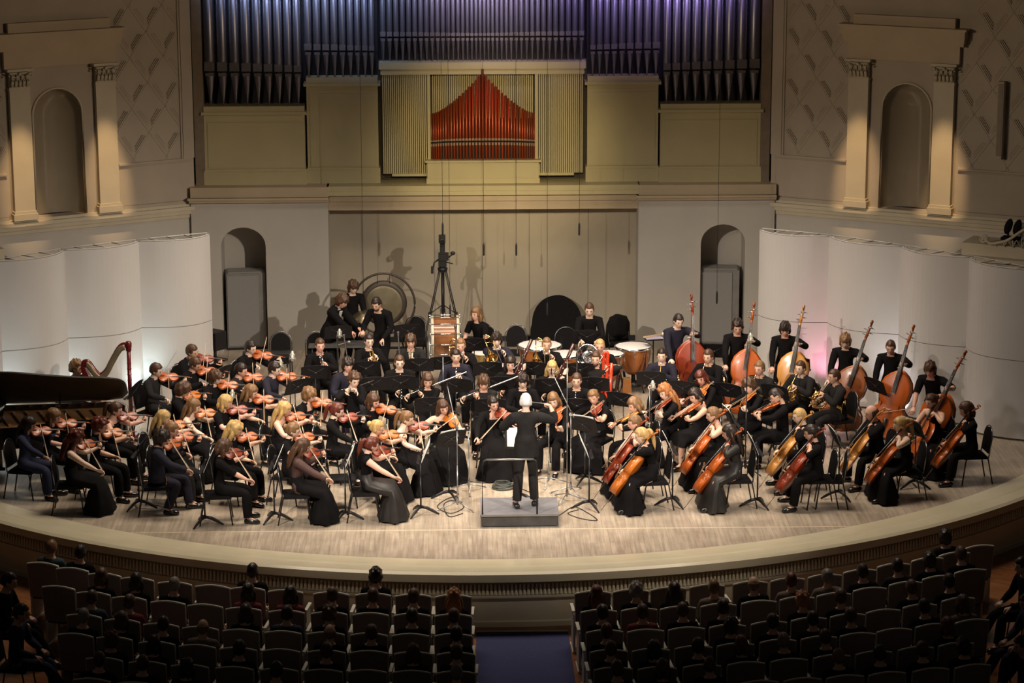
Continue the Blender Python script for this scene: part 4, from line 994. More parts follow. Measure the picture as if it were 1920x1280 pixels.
mb = MB(); mb.loft([[(x*w_, y*.8+.24+dy, z) for x, y in [(math.cos(a), math.sin(a)) for a in np.linspace(0, 6.283, 15)[:-1]]] for w_, dy, z in ((.30, -.05, .40), (.27, -.02, .60), (.24, 0, .80), (.17, .0, .93), (.04, 0, .97))][0:0] or [[(math.cos(a)*w_, math.sin(a)*.09+.24+dy, z) for a in np.linspace(0, 6.283, 15)[:-1]] for w_, dy, z in ((.28, .05, .34), (.26, .02, .60), (.25, 0, .80), (.18, .0, .94), (.05, 0, .98))]); mb.build('cloth', CLOTH['k'], t)
# cables
def cable(pts, lab, r=.007, name='cable'):
    mb = MB(); mb.tube(crom([V3(*at(x, y, .008)) for x, y in pts], 5), r, 5); o = mb.build(name, black_plastic); tag(o, lab, 'cable')
cable([(858, 930), (838, 935), (820, 950), (845, 962), (870, 950), (850, 938), (832, 946), (842, 968), (868, 962)], 'black cable looped round the foot of the boom stand')
cable([(800, 872), (850, 895), (905, 905), (935, 900), (1000, 925)], 'black cable running on the floor behind the podium')
cable([(1050, 965), (1075, 950), (1100, 960), (1120, 975), (1090, 972), (1065, 962), (1085, 955)], 'thin cable loops on the floor right of the podium')
P = at(943, 915, 0); mb = MB()
for k in range(7):
    r = .16-.008*k; mb.tube([(P[0]+r*1.1*math.cos(a)+.02*math.sin(k*2), P[1]+r*math.sin(a), .015+.014*k) for a in np.linspace(0, 6.283, 25)[:-1]], .009, 5, closed=True)
o = mb.build('cable_coil', mat('cable_grey', (.06, .07, .065), .5)); tag(o, 'coil of dark cable on the floor behind the podium', 'cable')
# ================================================================== people
def head_mesh(sex, n=26, m=20):
    """unit: metres, centre of the head at 0, face to -y"""
    V = []; F = []
    for i in range(m+1):
        t = math.pi*i/m; z = math.cos(t); s = math.sin(t)
        for j in range(n):
            a = 2*math.pi*j/n; x, y = s*math.sin(a), -s*math.cos(a)
            X, Y, Z = x*.076, y*.094, z*.118
            if Y > 0: Y *= 1.08
            if z < 0:
                k = -z; X *= 1-.30*k*(1 if y < .3 else .6); Y = Y*(1-.12*k) - .010*k
                if y > 0: Y *= 1-.25*k
            fr = max(0, -y)
            Y -= .024*math.exp(-((x/.16)**2+((z+.10)/.17)**2))*(fr > .2)        # nose
            Y += .005*math.exp(-(((abs(x)-.42)/.2)**2+((z-.05)/.14)**2))*(fr > .2)  # eye sockets
            Y -= .005*math.exp(-((x/.6)**2+((z-.24)/.10)**2))*(fr > .2)          # brow
            Y -= .006*math.exp(-((x/.25)**2+((z+.46)/.08)**2))*(fr > .1)         # lips
            Y -= .008*math.exp(-((x/.28)**2+((z+.80)/.16)**2))*(fr > .0)         # chin
            if sex == 'f': X *= .96; Z *= .97
            V.append((X, Y, Z))
    for i in range(m):
        for j in range(n):
            k = (j+1) % n; F.append((i*n+j, (i+1)*n+j, (i+1)*n+k, i*n+k))
    mb = MB(); mb.add(V, F, 0)
    for s in (-1, 1):
        mb.ell((s*.031, -.084, .008), (.0105, .006, .0058), n=8, m=6, mi=1)
        mb.ell((s*.075, .008, -.005), (.010, .018, .028), n=8, m=6, mi=0)
    mb.ell((0, -.094, -.052), (.021, .006, .0062), n=10, m=6, mi=2)
    return mb
HS = 1.09
HEADM = {s: head_mesh(s) for s in 'mf'}
for h_ in HEADM.values(): h_.v = [(x*HS, y*HS, z*HS) for x, y, z in h_.v]

def hair_mesh(style, seed=0):
    r_ = np.random.RandomState(seed)
    n, m = 30, 20; V = []; F = []
    bald = style == 'bald'
    th = {'short': .012, 'crop': .007, 'curly': .030, 'bob': .020, 'long': .018, 'pony': .012, 'bun': .012, 'bald': .008, 'mop': .024, 'white': .014, 'longcurly': .028}.get(style, .014)
    ph = r_.rand(6)*6.28
    for i in range(m+1):
        t = math.pi*i/m; z = math.cos(t); s = math.sin(t)
        for j in range(n):
            a = 2*math.pi*j/n; x, y = s*math.sin(a), -s*math.cos(a)
            X, Y, Z = x*.078, y*.097*(1.08 if y > 0 else 1), z*.121
            fr = -y
            # hairline height as a function of how far to the front
            if style in ('bob', 'long', 'longcurly', 'mop'): hl = .42 if fr > .62 else (-.25 if fr > .15 else -.95)
            elif style in ('pony', 'bun'): hl = .52 if fr > .5 else (.10 if fr > 0 else -.45)
            elif bald: hl = .9 if fr > -.2 else -.35
            else: hl = .48 if fr > .5 else (.12 if fr > .05 else -.42)
            if style == 'mop': hl = .30 if fr > .6 else (-.1 if fr > .15 else -.7)
            if bald: hair = (z < .35 and fr < .25 and z > -.4)
            else: hair = z > hl
            k = th+(.35*th if z > .5 else 0)
            if style in ('curly', 'longcurly', 'mop'): k *= 1+.45*math.sin(5*a+ph[0])*math.sin(7*t+ph[1])
            else: k *= 1+.18*math.sin(4*a+ph[0])*math.sin(5*t+ph[1])
            g = 1+k/.09 if hair else .86
            if bald and not hair: g = .86
            V.append((X*g, Y*g+.003, Z*(1+k/.12 if hair else .86)))
    for i in range(m):
        for j in range(n):
            k = (j+1) % n; F.append((i*n+j, (i+1)*n+j, (i+1)*n+k, i*n+k))
    mb = MB(); mb.add(V, F, 0)
    for s in (-1, 1): mb.tube([(s*.016, -.094, .026), (s*.032, -.093, .031), (s*.047, -.083, .026)], .0035, 5)
    def lock(P, rr, flat=1.): mb.tube(crom(P, 3), list(np.interp(np.linspace(0, 1, (len(P)-1)*3+1), np.linspace(0, 1, len(rr)), rr)), 10, up=(0, 1, 0), flat=flat)
    if style in ('long', 'longcurly'):
        w = 1.25 if style == 'longcurly' else 1.
        for s in (-1, 1):
            lock([(s*.05, .03, .06), (s*.082, .02, -.03), (s*.088, .03, -.13), (s*.085, .03, -.24), (s*.075, .04, -.30)], [.02, .036*w, .040*w, .034*w, .008], .75)
            lock([(s*.03, .07, .05), (s*.045, .10, -.05), (s*.05, .11, -.17), (s*.045, .11, -.30), (s*.04, .10, -.38)], [.03, .046*w, .048*w, .040*w, .008], .7)
        lock([(0, .08, .04), (0, .115, -.05), (0, .125, -.18), (0, .12, -.32), (0, .11, -.40)], [.03, .05*w, .05*w, .042*w, .01], .7)
    if style == 'bob':
        for s in (-1, 1): lock([(s*.05, .02, .05), (s*.084, .01, -.03), (s*.082, .01, -.11), (s*.07, .0, -.135)], [.02, .032, .030, .008], .8); lock([(s*.03, .07, .03), (s*.045, .09, -.05), (s*.045, .085, -.12)], [.03, .046, .018], .8)
    if style == 'pony': lock([(0, .09, .06), (0, .135, .05), (0, .155, -.03), (0, .15, -.15), (0, .14, -.26)], [.02, .032, .036, .030, .006])
    if style == 'bun': mb.ell((0, .125, .03), (.045, .04, .042), n=12, m=8)
    mb.v = [(x*HS, y*HS, z*HS) for x, y, z in mb.v]
    return mb

def hand_mesh(side, curl):
    """wrist at 0, fingers to +y, back of the hand +z; side=+1 thumb at +x"""
    mb = MB()
    mb.loft([[(x*w*side if side > 0 else -x*w, y, z*h) for x, z in [(math.cos(a), math.sin(a)) for a in np.linspace(0, 2*math.pi, 11)[:-1]]] for y, w, h in ((-.01, .024, .018), (.02, .030, .017), (.055, .041, .016), (.085, .042, .014), (.095, .038, .010))], caps=(True, True))
    for k, (x, L, r) in enumerate(((.030, .072, .0092), (.011, .080, .0094), (-.010, .075, .0090), (-.030, .060, .0082))):
        P = [V3(x*side, .085, 0)]; a = .1+.06*k*curl; d = L/3*1.1
        for q in range(3):
            a += curl*(.75+.1*k); P.append(P[-1]+V3(x*side*.04, math.cos(a)*d, -math.sin(a)*d))
        mb.tube(P, [r, r*.98, r*.9, r*.7], 7)
    P = [V3(.028*side, .022, -.004)]; 
    for q, (ax, L) in enumerate(((.85, .038), (.45, .032), (.15, .026))): P.append(P[-1]+V3(side*math.sin(ax)*L, math.cos(ax)*L, -.012*curl*(q+1)))
    mb.tube(P, [.014, .0115, .0105, .008], 7)
    return mb
HANDM = {(s, c): hand_mesh(s, {0: .28, 1: .72, 2: 1.15}[c]) for s in (-1, 1) for c in (0, 1, 2)}

def ik(S_, T, l1, l2, pole):
    S_ = np.array(S_, float); T = np.array(T, float); d = T-S_; L = np.linalg.norm(d)
    if L > (l1+l2)*.995: T = S_+d/L*(l1+l2)*.995; d = T-S_; L = np.linalg.norm(d)
    u = d/L; a = (l1*l1-l2*l2+L*L)/(2*L); h = math.sqrt(max(1e-6, l1*l1-a*a))
    p = np.array(pole, float); p = p-u*(p@u); p /= max(1e-6, np.linalg.norm(p))
    return S_+u*a+p*h, T
PEOPLE = []
def skeleton(sex, stand, lean, side_lean, tgtL, tgtR, legs=None, poleL=(.6, .1, -1), poleR=(-.6, .1, -1), k=1., hz=None):
    """joint table of the pose; lean tips the upper body forward (towards -y)"""
    J = {}
    pz = .93 if stand else .555
    if hz: pz = hz
    py = 0. if stand else .03
    Rl = rx(lean)@ry(side_lean)
    o = V3(0, py, pz)
    f = .94 if sex == 'f' else 1.
    up = lambda x, y, z: o+Rl@V3(x*f, y, z*(.98 if sex == 'f' else 1))
    J['pel'] = o; J['waist'] = up(0, -.005, .17); J['chest'] = up(0, -.01, .33); J['uch'] = up(0, 0, .435); J['nb'] = up(0, -.005, .51); J['nt'] = up(0, -.03, .585)
    for s, c in ((1, 'L'), (-1, 'R')):
        J['sh'+c] = up(s*.180, .0, .455)
    J['up'] = Rl
    for c, T, pole in (('L', tgtL, poleL), ('R', tgtR, poleR)):
        e, w_ = ik(J['sh'+c], T, .285*f, .255*f, pole); J['el'+c] = e; J['wr'+c] = w_
    for s, c in ((1, 'L'), (-1, 'R')):
        J['hip'+c] = o+V3(s*.085, -.01, -.02)
        if stand:
            fx = s*.11; fy = -.0
            if legs: fx, fy = legs[0 if s > 0 else 1]
            an = V3(fx, fy+.02, .09); kn, an = ik(J['hip'+c], an, .44, .43, (0, -1, 0))
            J['kn'+c] = kn; J['an'+c] = an; J['toe'+c] = an+V3(s*.03, -.15, -.055)
        else:
            ks = (s*.15, -.40) if not legs else legs[0 if s > 0 else 1]
            fo = -.02 if not legs or len(legs) < 4 else legs[2 if s > 0 else 3]
            J['kn'+c] = V3(ks[0], ks[1], .50); J['an'+c] = V3(ks[0]*1.02, ks[1]+fo, .09); J['toe'+c] = J['an'+c]+V3(s*.03, -.15, -.055)
    return J
def body_graph(J, sex):
    f = .93 if sex == 'f' else 1.
    V = []; E = []; Rr = []
    def nd(p, r, par=None):
        V.append(tuple(p)); Rr.append(r); i = len(V)-1
        if par is not None: E.append((par, i))
        return i
    def mid(a, b, t): return J[a]*(1-t)+J[b]*t
    r0 = nd(J['pel'], .128*f*(1.04 if sex == 'f' else 1)); w_ = nd(J['waist'], (.122 if sex == 'm' else .108)*f, r0); c = nd(J['chest'], .132*f, w_); u = nd(J['uch'], .105*f, c); nb = nd(J['nb'], .066*f, u); nt = nd(J['nt'], .058*f, nb); nd(J['nt']+J['up']@V3(0, -.01, .06), .05*f, nt)
    for s in 'LR':
        a = nd(J['sh'+s], .070*f, u); a = nd(mid('sh'+s, 'el'+s, .5), .058*f, a); a = nd(J['el'+s], .047*f, a); a = nd(mid('el'+s, 'wr'+s, .35), .048*f, a); a = nd(mid('el'+s, 'wr'+s, .75), .032*f, a); a = nd(J['wr'+s], .026*f, a)
        h = nd(J['hip'+s], .098, r0); h = nd(mid('hip'+s, 'kn'+s, .5), .085, h); h = nd(J['kn'+s], .062, h); h = nd(mid('kn'+s, 'an'+s, .35), .060, h); h = nd(mid('kn'+s, 'an'+s, .75), .045, h); h = nd(J['an'+s], .036, h); nd(J['toe'+s]*.75+J['an'+s]*.25, .024, h)
    return V, E, Rr
BONES = [('pel', 'waist', 't'), ('waist', 'chest', 't'), ('chest', 'uch', 't'), ('uch', 'nb', 't'), ('nb', 'nt', 'n'), ('uch', 'shL', 't'), ('uch', 'shR', 't'), ('shL', 'elL', 'aL'), ('elL', 'wrL', 'fL'), ('shR', 'elR', 'aR'), ('elR', 'wrR', 'fR'),
         ('pel', 'hipL', 'p'), ('pel', 'hipR', 'p'), ('hipL', 'knL', 'lL'), ('hipR', 'knR', 'lR'), ('knL', 'anL', 'sL'), ('knR', 'anR', 'sR'), ('anL', 'toeL', 'o'), ('anR', 'toeR', 'o')]
TMP = bpy.data.collections.new('tmp'); COL.children.link(TMP)
def queue_body(J, sex, lod=2):
    V, E, Rr = body_graph(J, sex)
    me = bpy.data.meshes.new('sk'); me.from_pydata(V, E, []); o = bpy.data.objects.new('sk', me); TMP.objects.link(o)
    me.skin_vertices or me.attributes
    md = o.modifiers.new('s', 'SKIN'); md.use_smooth_shade = True; md.branch_smoothing = .3
    if not me.skin_vertices:
        bpy.context.view_layer.objects.active = o
        bpy.ops.mesh.customdata_skin_add() if hasattr(bpy.ops.mesh, 'customdata_skin_add') else None
    sv = me.skin_vertices[0].data
    for i, r in enumerate(Rr): sv[i].radius = (r, r); sv[i].use_root = (i == 0)
    sb = o.modifiers.new('b', 'SUBSURF'); sb.levels = lod; sb.render_levels = lod
    return o
def seg_dist(P, a, b):
    ab = b-a; t = np.clip(((P-a)@ab)/(ab@ab), 0, 1); return np.linalg.norm(P-(a+t[:, None]*ab), axis=1), t
def classify(P, J):
    best = np.full(len(P), 9.); lab = np.zeros(len(P), int); tt = np.zeros(len(P))
    for i, (a, b, c) in enumerate(BONES):
        d, t = seg_dist(P, J[a], J[b])
        if c == 't' and i < 3: d = d-.045
        k = d < best; best[k] = d[k]; lab[k] = i; tt[k] = t[k]
    return lab, tt
def shell_mesh(P, N, faces, keepv, off, mi=0):
    """cloth: the kept faces of the body, pushed out along the normals, with an inner lining edge"""
    F = [f for f in faces if all(keepv[i] for i in f)]
    used = sorted({i for f in F for i in f}); mp = {q: i for i, q in enumerate(used)}
    mb = MB()
    if not F: return None
    o = off if np.isscalar(off) else off[used][:, None]
    mb.add(P[used]+N[used]*o, [tuple(mp[i] for i in f) for f in F], mi)
    edges = {}
    for f in F:
        for a, b in zip(f, f[1:]+f[:1]): edges[(mp[a], mp[b])] = 1
    bd = [(a, b) for (a, b) in edges if (b, a) not in edges]
    base = len(mb.v); ids = {}
    for a, b in bd:
        for q in (a, b):
            if q not in ids: ids[q] = len(mb.v); mb.v.append(tuple(P[used[q]]+N[used[q]]*-.004))
    for a, b in bd: mb.f.append((b, a, ids[a], ids[b])); mb.mi.append(mi); mb.sm.append(False)
    return mb

def finish_person(q):
    o = q['sk']; J = q['J']; sex = q['sex']
    ev = o.evaluated_get(DG); me = ev.to_mesh()
    n = len(me.vertices); P = np.empty(n*3); me.vertices.foreach_get('co', P); P = P.reshape(-1, 3); N = np.empty(n*3); me.vertices.foreach_get('normal', N) if False else None
    N = np.empty(n*3); me.vertex_normals.foreach_get('vector', N); N = N.reshape(-1, 3)
    F = [tuple(p.vertices) for p in me.polygons]
    ev.to_mesh_clear()
    lab, tt = classify(P, J); kind = np.array([b[2] for b in BONES])[lab]
    rest = P@np.eye(3)
    # flatten the trunk front to back and widen it
    o0, Rl = J['pel'], J['up']
    tor = np.isin(kind, ['t', 'p'])
    L = (P-o0)@Rl; L[tor, 1] *= .88; L[tor, 0] *= 1.10
    P = L@Rl.T+o0
    root = q['root']
    mb = MB(); mb.add(P, F, 0)
    Rh = q['Rh']; hc = q['hc']
    hm = HEADM[sex]; mb.add(hm.v, hm.f, 0, True, Rh, hc)
    for k in range(len(hm.f)): mb.mi[-len(hm.f)+k] = hm.mi[k]
    for s, c in ((-1, 'L'), (1, 'R')):     # left hand: palm towards the instrument
        d = J['wr'+c]-J['el'+c]; hd, hu, cu = q['hands'][c]
        if hd is None: hd = d
        Rm = frame_of(hd, hu); h = HANDM[(s if q.get('mir') is None else s, cu)]
        mb.add(h.v, h.f, 0, True, Rm, J['wr'+c]+frame_of(d, hu)[:, 1]*.0)
    body = mb.build('body', [q['skin'], eye_m, lip_m], root)
    out, bottom, col = q['top'], q['bottom'], q['col']
    sl = q['sleeve']
    arm = np.isin(kind, ['aL', 'aR']); fore = np.isin(kind, ['fL', 'fR'])
    tl = np.where(arm, tt*.5, np.where(fore, .5+tt*.5, 0))
    keep = np.isin(kind, ['t', 'p']) | ((arm | fore) & (tl <= sl+.001))
    if sl >= 1: keep |= fore & (tt < .97)
    if sl <= 0:
        Lp = (P-o0)@Rl; keep &= ~((Lp[:, 2] > .43)) | (np.abs(Lp[:, 0]) < (.10 if q.get('strap') else 0)); keep &= ~(arm | fore)
    Lp = (P-o0)@Rl
    if sl > 0: keep |= (kind == 'n') & (Lp[:, 2] < .60)
    neck = (Lp[:, 2] > .535) | ((Lp[:, 2] > q.get('vneck', .50)) & (np.abs(Lp[:, 0]) < .04) & (Lp[:, 1] < 0))
    if sl >= 1: keep = ~np.isin(kind, ['lL', 'lR', 'sL', 'sR', 'o']) & ~(fore & (tt >= .97)) & (Lp[:, 2] < .60)
    if sl > .9 or True: keep |= np.isin(kind, ['lL', 'lR']) & (tt < .2)
    keep &= ~neck
    off = .014 if out == 'shirt' else (.024 if out == 'jacket' else .009)
    m_ = shell_mesh(P, N, F, keep, off)
    if m_: m_.build(out, CLOTH[col], root)
    if q.get('white'):
        w2 = MB(); a = o0+Rl@V3(0, -.118, .49); b = o0+Rl@V3(0, -.158, .24)
        w2.loft([[a+Rl@V3(-.045, 0, 0), a+Rl@V3(.045, 0, 0), a+Rl@V3(.045, .02, 0), a+Rl@V3(-.045, .02, 0)], [b+Rl@V3(-.006, 0, 0), b+Rl@V3(.006, 0, 0), b+Rl@V3(.006, .02, 0), b+Rl@V3(-.006, .02, 0)]], smooth=False)
        w2.tube([J['nb']+Rl@V3(.062*math.cos(a_), .058*math.sin(a_)-.004, -.0+.012*math.sin(a_)) for a_ in np.linspace(0, 6.283, 15)[:-1]], .014, 6, closed=True)
        w2.build('shirt_front', CLOTH['w'], root)
    if out == 'jacket':
        o_ = J['pel']; tw = q.get('tails', .16); R0 = []
        for z, w_, h_ in ((.26, .125, .095), (.12, .172, .128), (-.02, .19, .145), (-tw, .205 if q['stand'] else .2, .16)):
            c_ = (o_+Rl@V3(0, 0, z)) if z > 0 else V3(o_[0], o_[1], o_[2]+z)
            if not q['stand'] and z < -.03: continue
            R0.append([c_+V3(math.cos(a)*w_, math.sin(a)*h_, 0) for a in np.linspace(0, 2*math.pi, 25)[:-1]])
        mb = MB(); mb.loft(R0, caps=(False, False)); mb.build('jacket_skirt', CLOTH[col], root)
    if bottom == 'trousers':
        keep = np.isin(kind, ['p', 'lL', 'lR', 'sL', 'sR']) | ((lab == 0) & (tt < .95))
        keep &= ~(np.isin(kind, ['sL', 'sR']) & (tt > .97))
        offv = np.where(np.isin(kind, ['sL', 'sR']), .014+.022*tt, .0125)
        m_ = shell_mesh(P, N, F, keep, offv); m_ and m_.build('trousers', CLOTH[q['col2']], root)
    else:
        kn = (J['knL']+J['knR'])/2; o_ = J['pel']; long_ = bottom == 'skirt'
        spread = abs(J['knL'][0]-J['knR'][0])/2
        def ring(c, d, w_, h_, fold=0., n=28, ph=0.):
            R_ = frame_of(d, (0, d[2], -d[1])); return [np.array(c)+R_[:, 0]*math.cos(a)*w_*(1+fold*math.sin(7*a+ph))+R_[:, 2]*math.sin(a)*h_*(1+fold*math.sin(7*a+ph)) for a in np.linspace(0, 2*math.pi, n+1)[:-1]]
        if q['stand']: R0 = [ring(o_+V3(0, 0, .14), (0, 0, -1), .14, .11), ring(o_, (0, 0, -1), .19, .14), ring(o_+V3(0, 0, -.4), (0, 0, -1), .22, .18, .03), ring(V3(o_[0], o_[1], .04), (0, 0, -1), .30, .26, .08)]
        else:
            R0 = [ring(o_+V3(0, .0, .19), (0, -.15, -1), .138, .112), ring(o_+V3(0, -.03, .02), (0, -.75, -.7), .19, .13), ring(o_*.5+kn*.5+V3(0, 0, .0), (0, -1, -.1), .18+spread*.45, .118, .02), ring(kn+V3(0, .03, .0), (0, -1, -.45), .145+spread, .125, .03)]
            if long_: R0 += [ring(kn+V3(0, .01, -.15), (0, -.1, -1), .165+spread, .16, .06), ring(V3(kn[0], kn[1]+.0, .03), (0, 0, -1), .215+spread, .25, .10, ph=1.)]
            else: R0 += [ring(kn+V3(0, -.01, -.08), (0, -.1, -1), .13+spread, .11, .03)]
        mb = MB(); mb.loft(R0, caps=(True, False)); mb.build('skirt', CLOTH[q['col2']], root)
    for c in 'LR':
        a, t_ = J['an'+c], J['toe'+c]; d = t_-a; d[2] = 0; d /= np.linalg.norm(d); zf = q.get('foot_z', 0)
        h = V3(a[0], a[1], .04); mb = MB()
        mb.tube([h-d*.06+V3(0, 0, .005), h-d*.03, h+d*.08, h+d*.15+V3(0, 0, -.008), h+d*.19+V3(0, 0, -.012)], [.030, .046, .048, .044, .020], 10, flat=.95); mb.build('shoe', shoe_m, root)
    hm = hair_mesh(q['hair'], q['seed']); mb = MB(); mb.add(hm.v, hm.f, 0, True, Rh, hc); mb.build('hair', HAIR[q['hcol']], root)
    if q.get('glasses'):
        mb = MB()
        for s in (-1, 1): mb.tube([(s*.032+.018*math.cos(a), -.098, .008+.014*math.sin(a)) for a in np.linspace(0, 6.283, 11)[:-1]], .0018, 4, closed=True); mb.tube([(s*.05, -.097, .012), (s*.08, .0, .012)], .0018, 4)
        mb.tube([(-.014, -.1, .01), (.014, -.1, .01)], .0018, 4); m2 = MB(); m2.add(mb.v, mb.f, 0, True, Rh, hc); m2.build('glasses', black_metal, root)
    if q.get('beard'):
        m2 = MB(); m2.ell((0, -.060, -.080), (.052, .045, .038), n=12, m=8); m3 = MB(); m3.add(m2.v, m2.f, 0, True, Rh, hc); m3.build('beard', HAIR[q['hcol']], root)
    if q.get('clip'):
        m2 = MB(); m2.ell((0, .10, .075), (.03, .02, .02), n=8, m=6); m3 = MB(); m3.add(m2.v, m2.f, 0, True, Rh, hc); m3.build('hair_clip', white_flower, root)
    if q.get('beads'):
        pass
    return root

HC = 1.215
def person(px, py, phi, w, sex='m', hair='short', hcol='dark', top='shirt', bottom='trousers', col='k', col2='k', sleeve=1., lean=.08, slean=0., hyaw=0., hpitch=.22, hroll=0., tL=None, tR=None, stand=False,
           legs=None, chair=True, z0=0., hz=None, handL=None, handR=None, poleL=(.6, .1, -1), poleR=(-.6, .1, -1), glasses=False, beard=False, white=False, clip=False, label=None, vneck=None, world=None, skin=None, lod=2, name='person', k=None, chair_label=None, place=None):
    """queues one figure; px,py is where its head is seen; phi is the heading (0 = to the camera, 90 = to the right)"""
    if tL is None: tL = V3(.14, -.30, .66 if not stand else .95)
    if tR is None: tR = V3(-.14, -.30, .66 if not stand else .95)
    J = skeleton(sex, stand, lean, slean, tL, tR, legs, poleL, poleR, hz=hz)
    nt = J['nt']; Rh = rz(hyaw)@rx(hpitch)@ry(hroll)
    hc = nt+Rh@V3(0, -.012, .090)
    Rz = rz(math.radians(phi))
    if place is not None: base = V3(place[0], place[1], z0)
    else:
        Pw = at(px, py, hc[2]+z0); base = Pw-Rz@hc; base[2] = z0
    J['hc'] = hc
    W = lambda p: base+Rz@np.array(p, float)
    M = m4(base, Rz)
    root = empty(name, M, label or w, 'person')
    q = dict(J=J, sex=sex, hair=hair, hcol=hcol, top=top, bottom=bottom, col=col, col2=col2, sleeve=sleeve, stand=stand, Rh=Rh, hc=hc, root=root, glasses=glasses, beard=beard, white=white, clip=clip,
             hands={'L': handL or (None, (0, 0, 1), 1), 'R': handR or (None, (0, 0, 1), 1)}, skin=skin or SKIN[(len(PEOPLE)*7) % 3], seed=len(PEOPLE))
    if vneck is not None: q['vneck'] = vneck
    q['sk'] = queue_body(J, sex, lod)
    PEOPLE.append(q)
    if chair and not stand:
        Ms = base+Rz@V3(0, .06, 0)
        CHAIR.put(m4((Ms[0], Ms[1], z0), Rz), chair_label or ('black chair under the '+w), 'chair')
    q['W'] = W; q['Rz'] = Rz; q['base'] = base; q['w'] = w
    return q
def put_local(proto, q, loc, R, label, cat):
    return proto.put(m4(q['W'](loc), q['Rz']@R), label, cat)
def place_axis(proto, q, p, d, up, label, cat):
    return put_local(proto, q, p, frame_of(d, up), label, cat)

def violinist(px, py, phi, w, inst='violin', wood='orange', s=.8, el=-.08, roll=1., side=.62, hy=.22, **kw):
    lean = kw.pop('lean', .06)
    sex = kw.get('sex', 'm')
    J0 = skeleton(sex, False, lean, kw.get('slean', 0), V3(.1, -.3, .7), V3(-.1, -.3, .7))
    nb = J0['nb']
    d = V3(side, -math.sqrt(max(.1, 1-side*side)), el); d /= np.linalg.norm(d)
    n = V3(-.55*roll, -.25, .8); n = n-d*(n@d); n /= np.linalg.norm(n)
    O = nb+V3(.055, -.055, .012)
    sc = 1.13 if inst == 'viola' else 1.
    L = .356*sc
    B_ = O+d*.16*sc+n*.052*sc+d*.02
    c = np.cross(d, n); c = c if c[2] < 0 else -c
    bl = .70; hp = B_+c*bl*s
    neckp = O+d*(.50*sc)-n*.0
    tL = neckp-n*.075-V3(0, 0, .03)+V3(.02, .03, 0)
    tR = hp+V3(-.02, .07, .03)
    q = person(px, py, phi, w, lean=lean, tL=tL, tR=tR, hyaw=hy, hpitch=kw.pop('hpitch', .30), hroll=kw.pop('hroll', -.22), poleL=(.5, -.1, -1), poleR=(-1, .2, -.5),
               handL=(neckp-tL+V3(-.02, 0, .02), d*1.0, 2), handR=((hp-tR)+V3(.0, -.05, -.02), -c+V3(0, 0, .3), 1), **kw)
    aw = 'viola' if inst == 'viola' else 'violin'
    place_axis(VIOL[(inst, wood)], q, O, d, n, '%s played by the %s' % (aw, w), aw)
    # bow: frog at hp, tip beyond the strings
    place_axis(BOW, q, hp+c*.02, -c, n, '%s bow in the hand of the %s' % (aw, w), 'bow')
    return q
def cellist(px, py, phi, w, wood='orange', E=(0, -.80, 0), S_=(.125, .10, 1.30), s=.55, **kw):
    E = V3(*E); T = V3(*S_); a = T-E; L = np.linalg.norm(a); a /= L
    n = V3(-.55, -1, 0); n = n-a*(n@a); n /= np.linalg.norm(n)
    o = E+a*.33-n*.06
    br = o+a*.755*.43+n*.20
    lh = o+a*(.755+.15)+n*.15
    c = V3(-.93, -.22, -.30); c = c-n*(c@n)*.8; c /= np.linalg.norm(c)
    hp = br+c*.62*s
    kw.setdefault('lean', .10)
    q = person(px, py, phi, w, tL=lh+V3(.08, .03, -.03), tR=hp+V3(-.02, .10, .05), poleL=(1, -.1, -.5), poleR=(-1, .1, -.5), legs=((.26, -.36), (-.26, -.36), -.06, -.0), hpitch=kw.pop('hpitch', .25), hyaw=kw.pop('hyaw', -.1),
               handL=(V3(-.8, -.3, .15), n, 2), handR=(V3(.05, -.9, -.35), V3(0, 0, 1), 1), **kw)
    place_axis(VIOL[('cello', wood)], q, o, a, n, 'cello played by the '+w, 'cello')
    place_axis(CBOW, q, hp+V3(0, 0, 0), -c, n, 'cello bow in the hand of the '+w, 'bow')
    return q
def bassist(px, py, phi, w, wood='orange', E=(.08, -.66, 0), S_=(.30, -.26, 1.9), s=.5, **kw):
    E = V3(*E); T = V3(*S_); a = T-E; L = np.linalg.norm(a); a /= L
    n = V3(-.10, -1, 0); n = n-a*(n@a); n /= np.linalg.norm(n)
    o = E+a*.14-n*.10
    lh = o+a*1.32+n*.27
    br = o+a*.46+n*.32
    c = V3(-.95, -.1, -.2); c = c-n*(c@n); c /= np.linalg.norm(c)
    hp = br+c*.6*s
    kw.setdefault('lean', .16)
    q = person(px, py, phi, w, stand=True, hz=.96, chair=False, tL=lh+V3(.06, .06, -.02), tR=hp+V3(-.03, .12, .08), poleL=(1, .1, -.5), poleR=(-1, .3, -.1), hpitch=.35, hyaw=kw.pop('hyaw', .1), legs=((.15, .02), (-.18, -.05)),
               handL=(V3(-.7, -.4, .1), n, 2), handR=(V3(.1, -.8, -.4), V3(0, 0, 1), 1), **kw)
    place_axis(VIOL[('double_bass', wood)], q, o, a, n, 'double bass played by the '+w, 'double bass')
    place_axis(CBOW, q, hp, -c, n, 'double bass bow held by the '+w, 'bow')
    return q
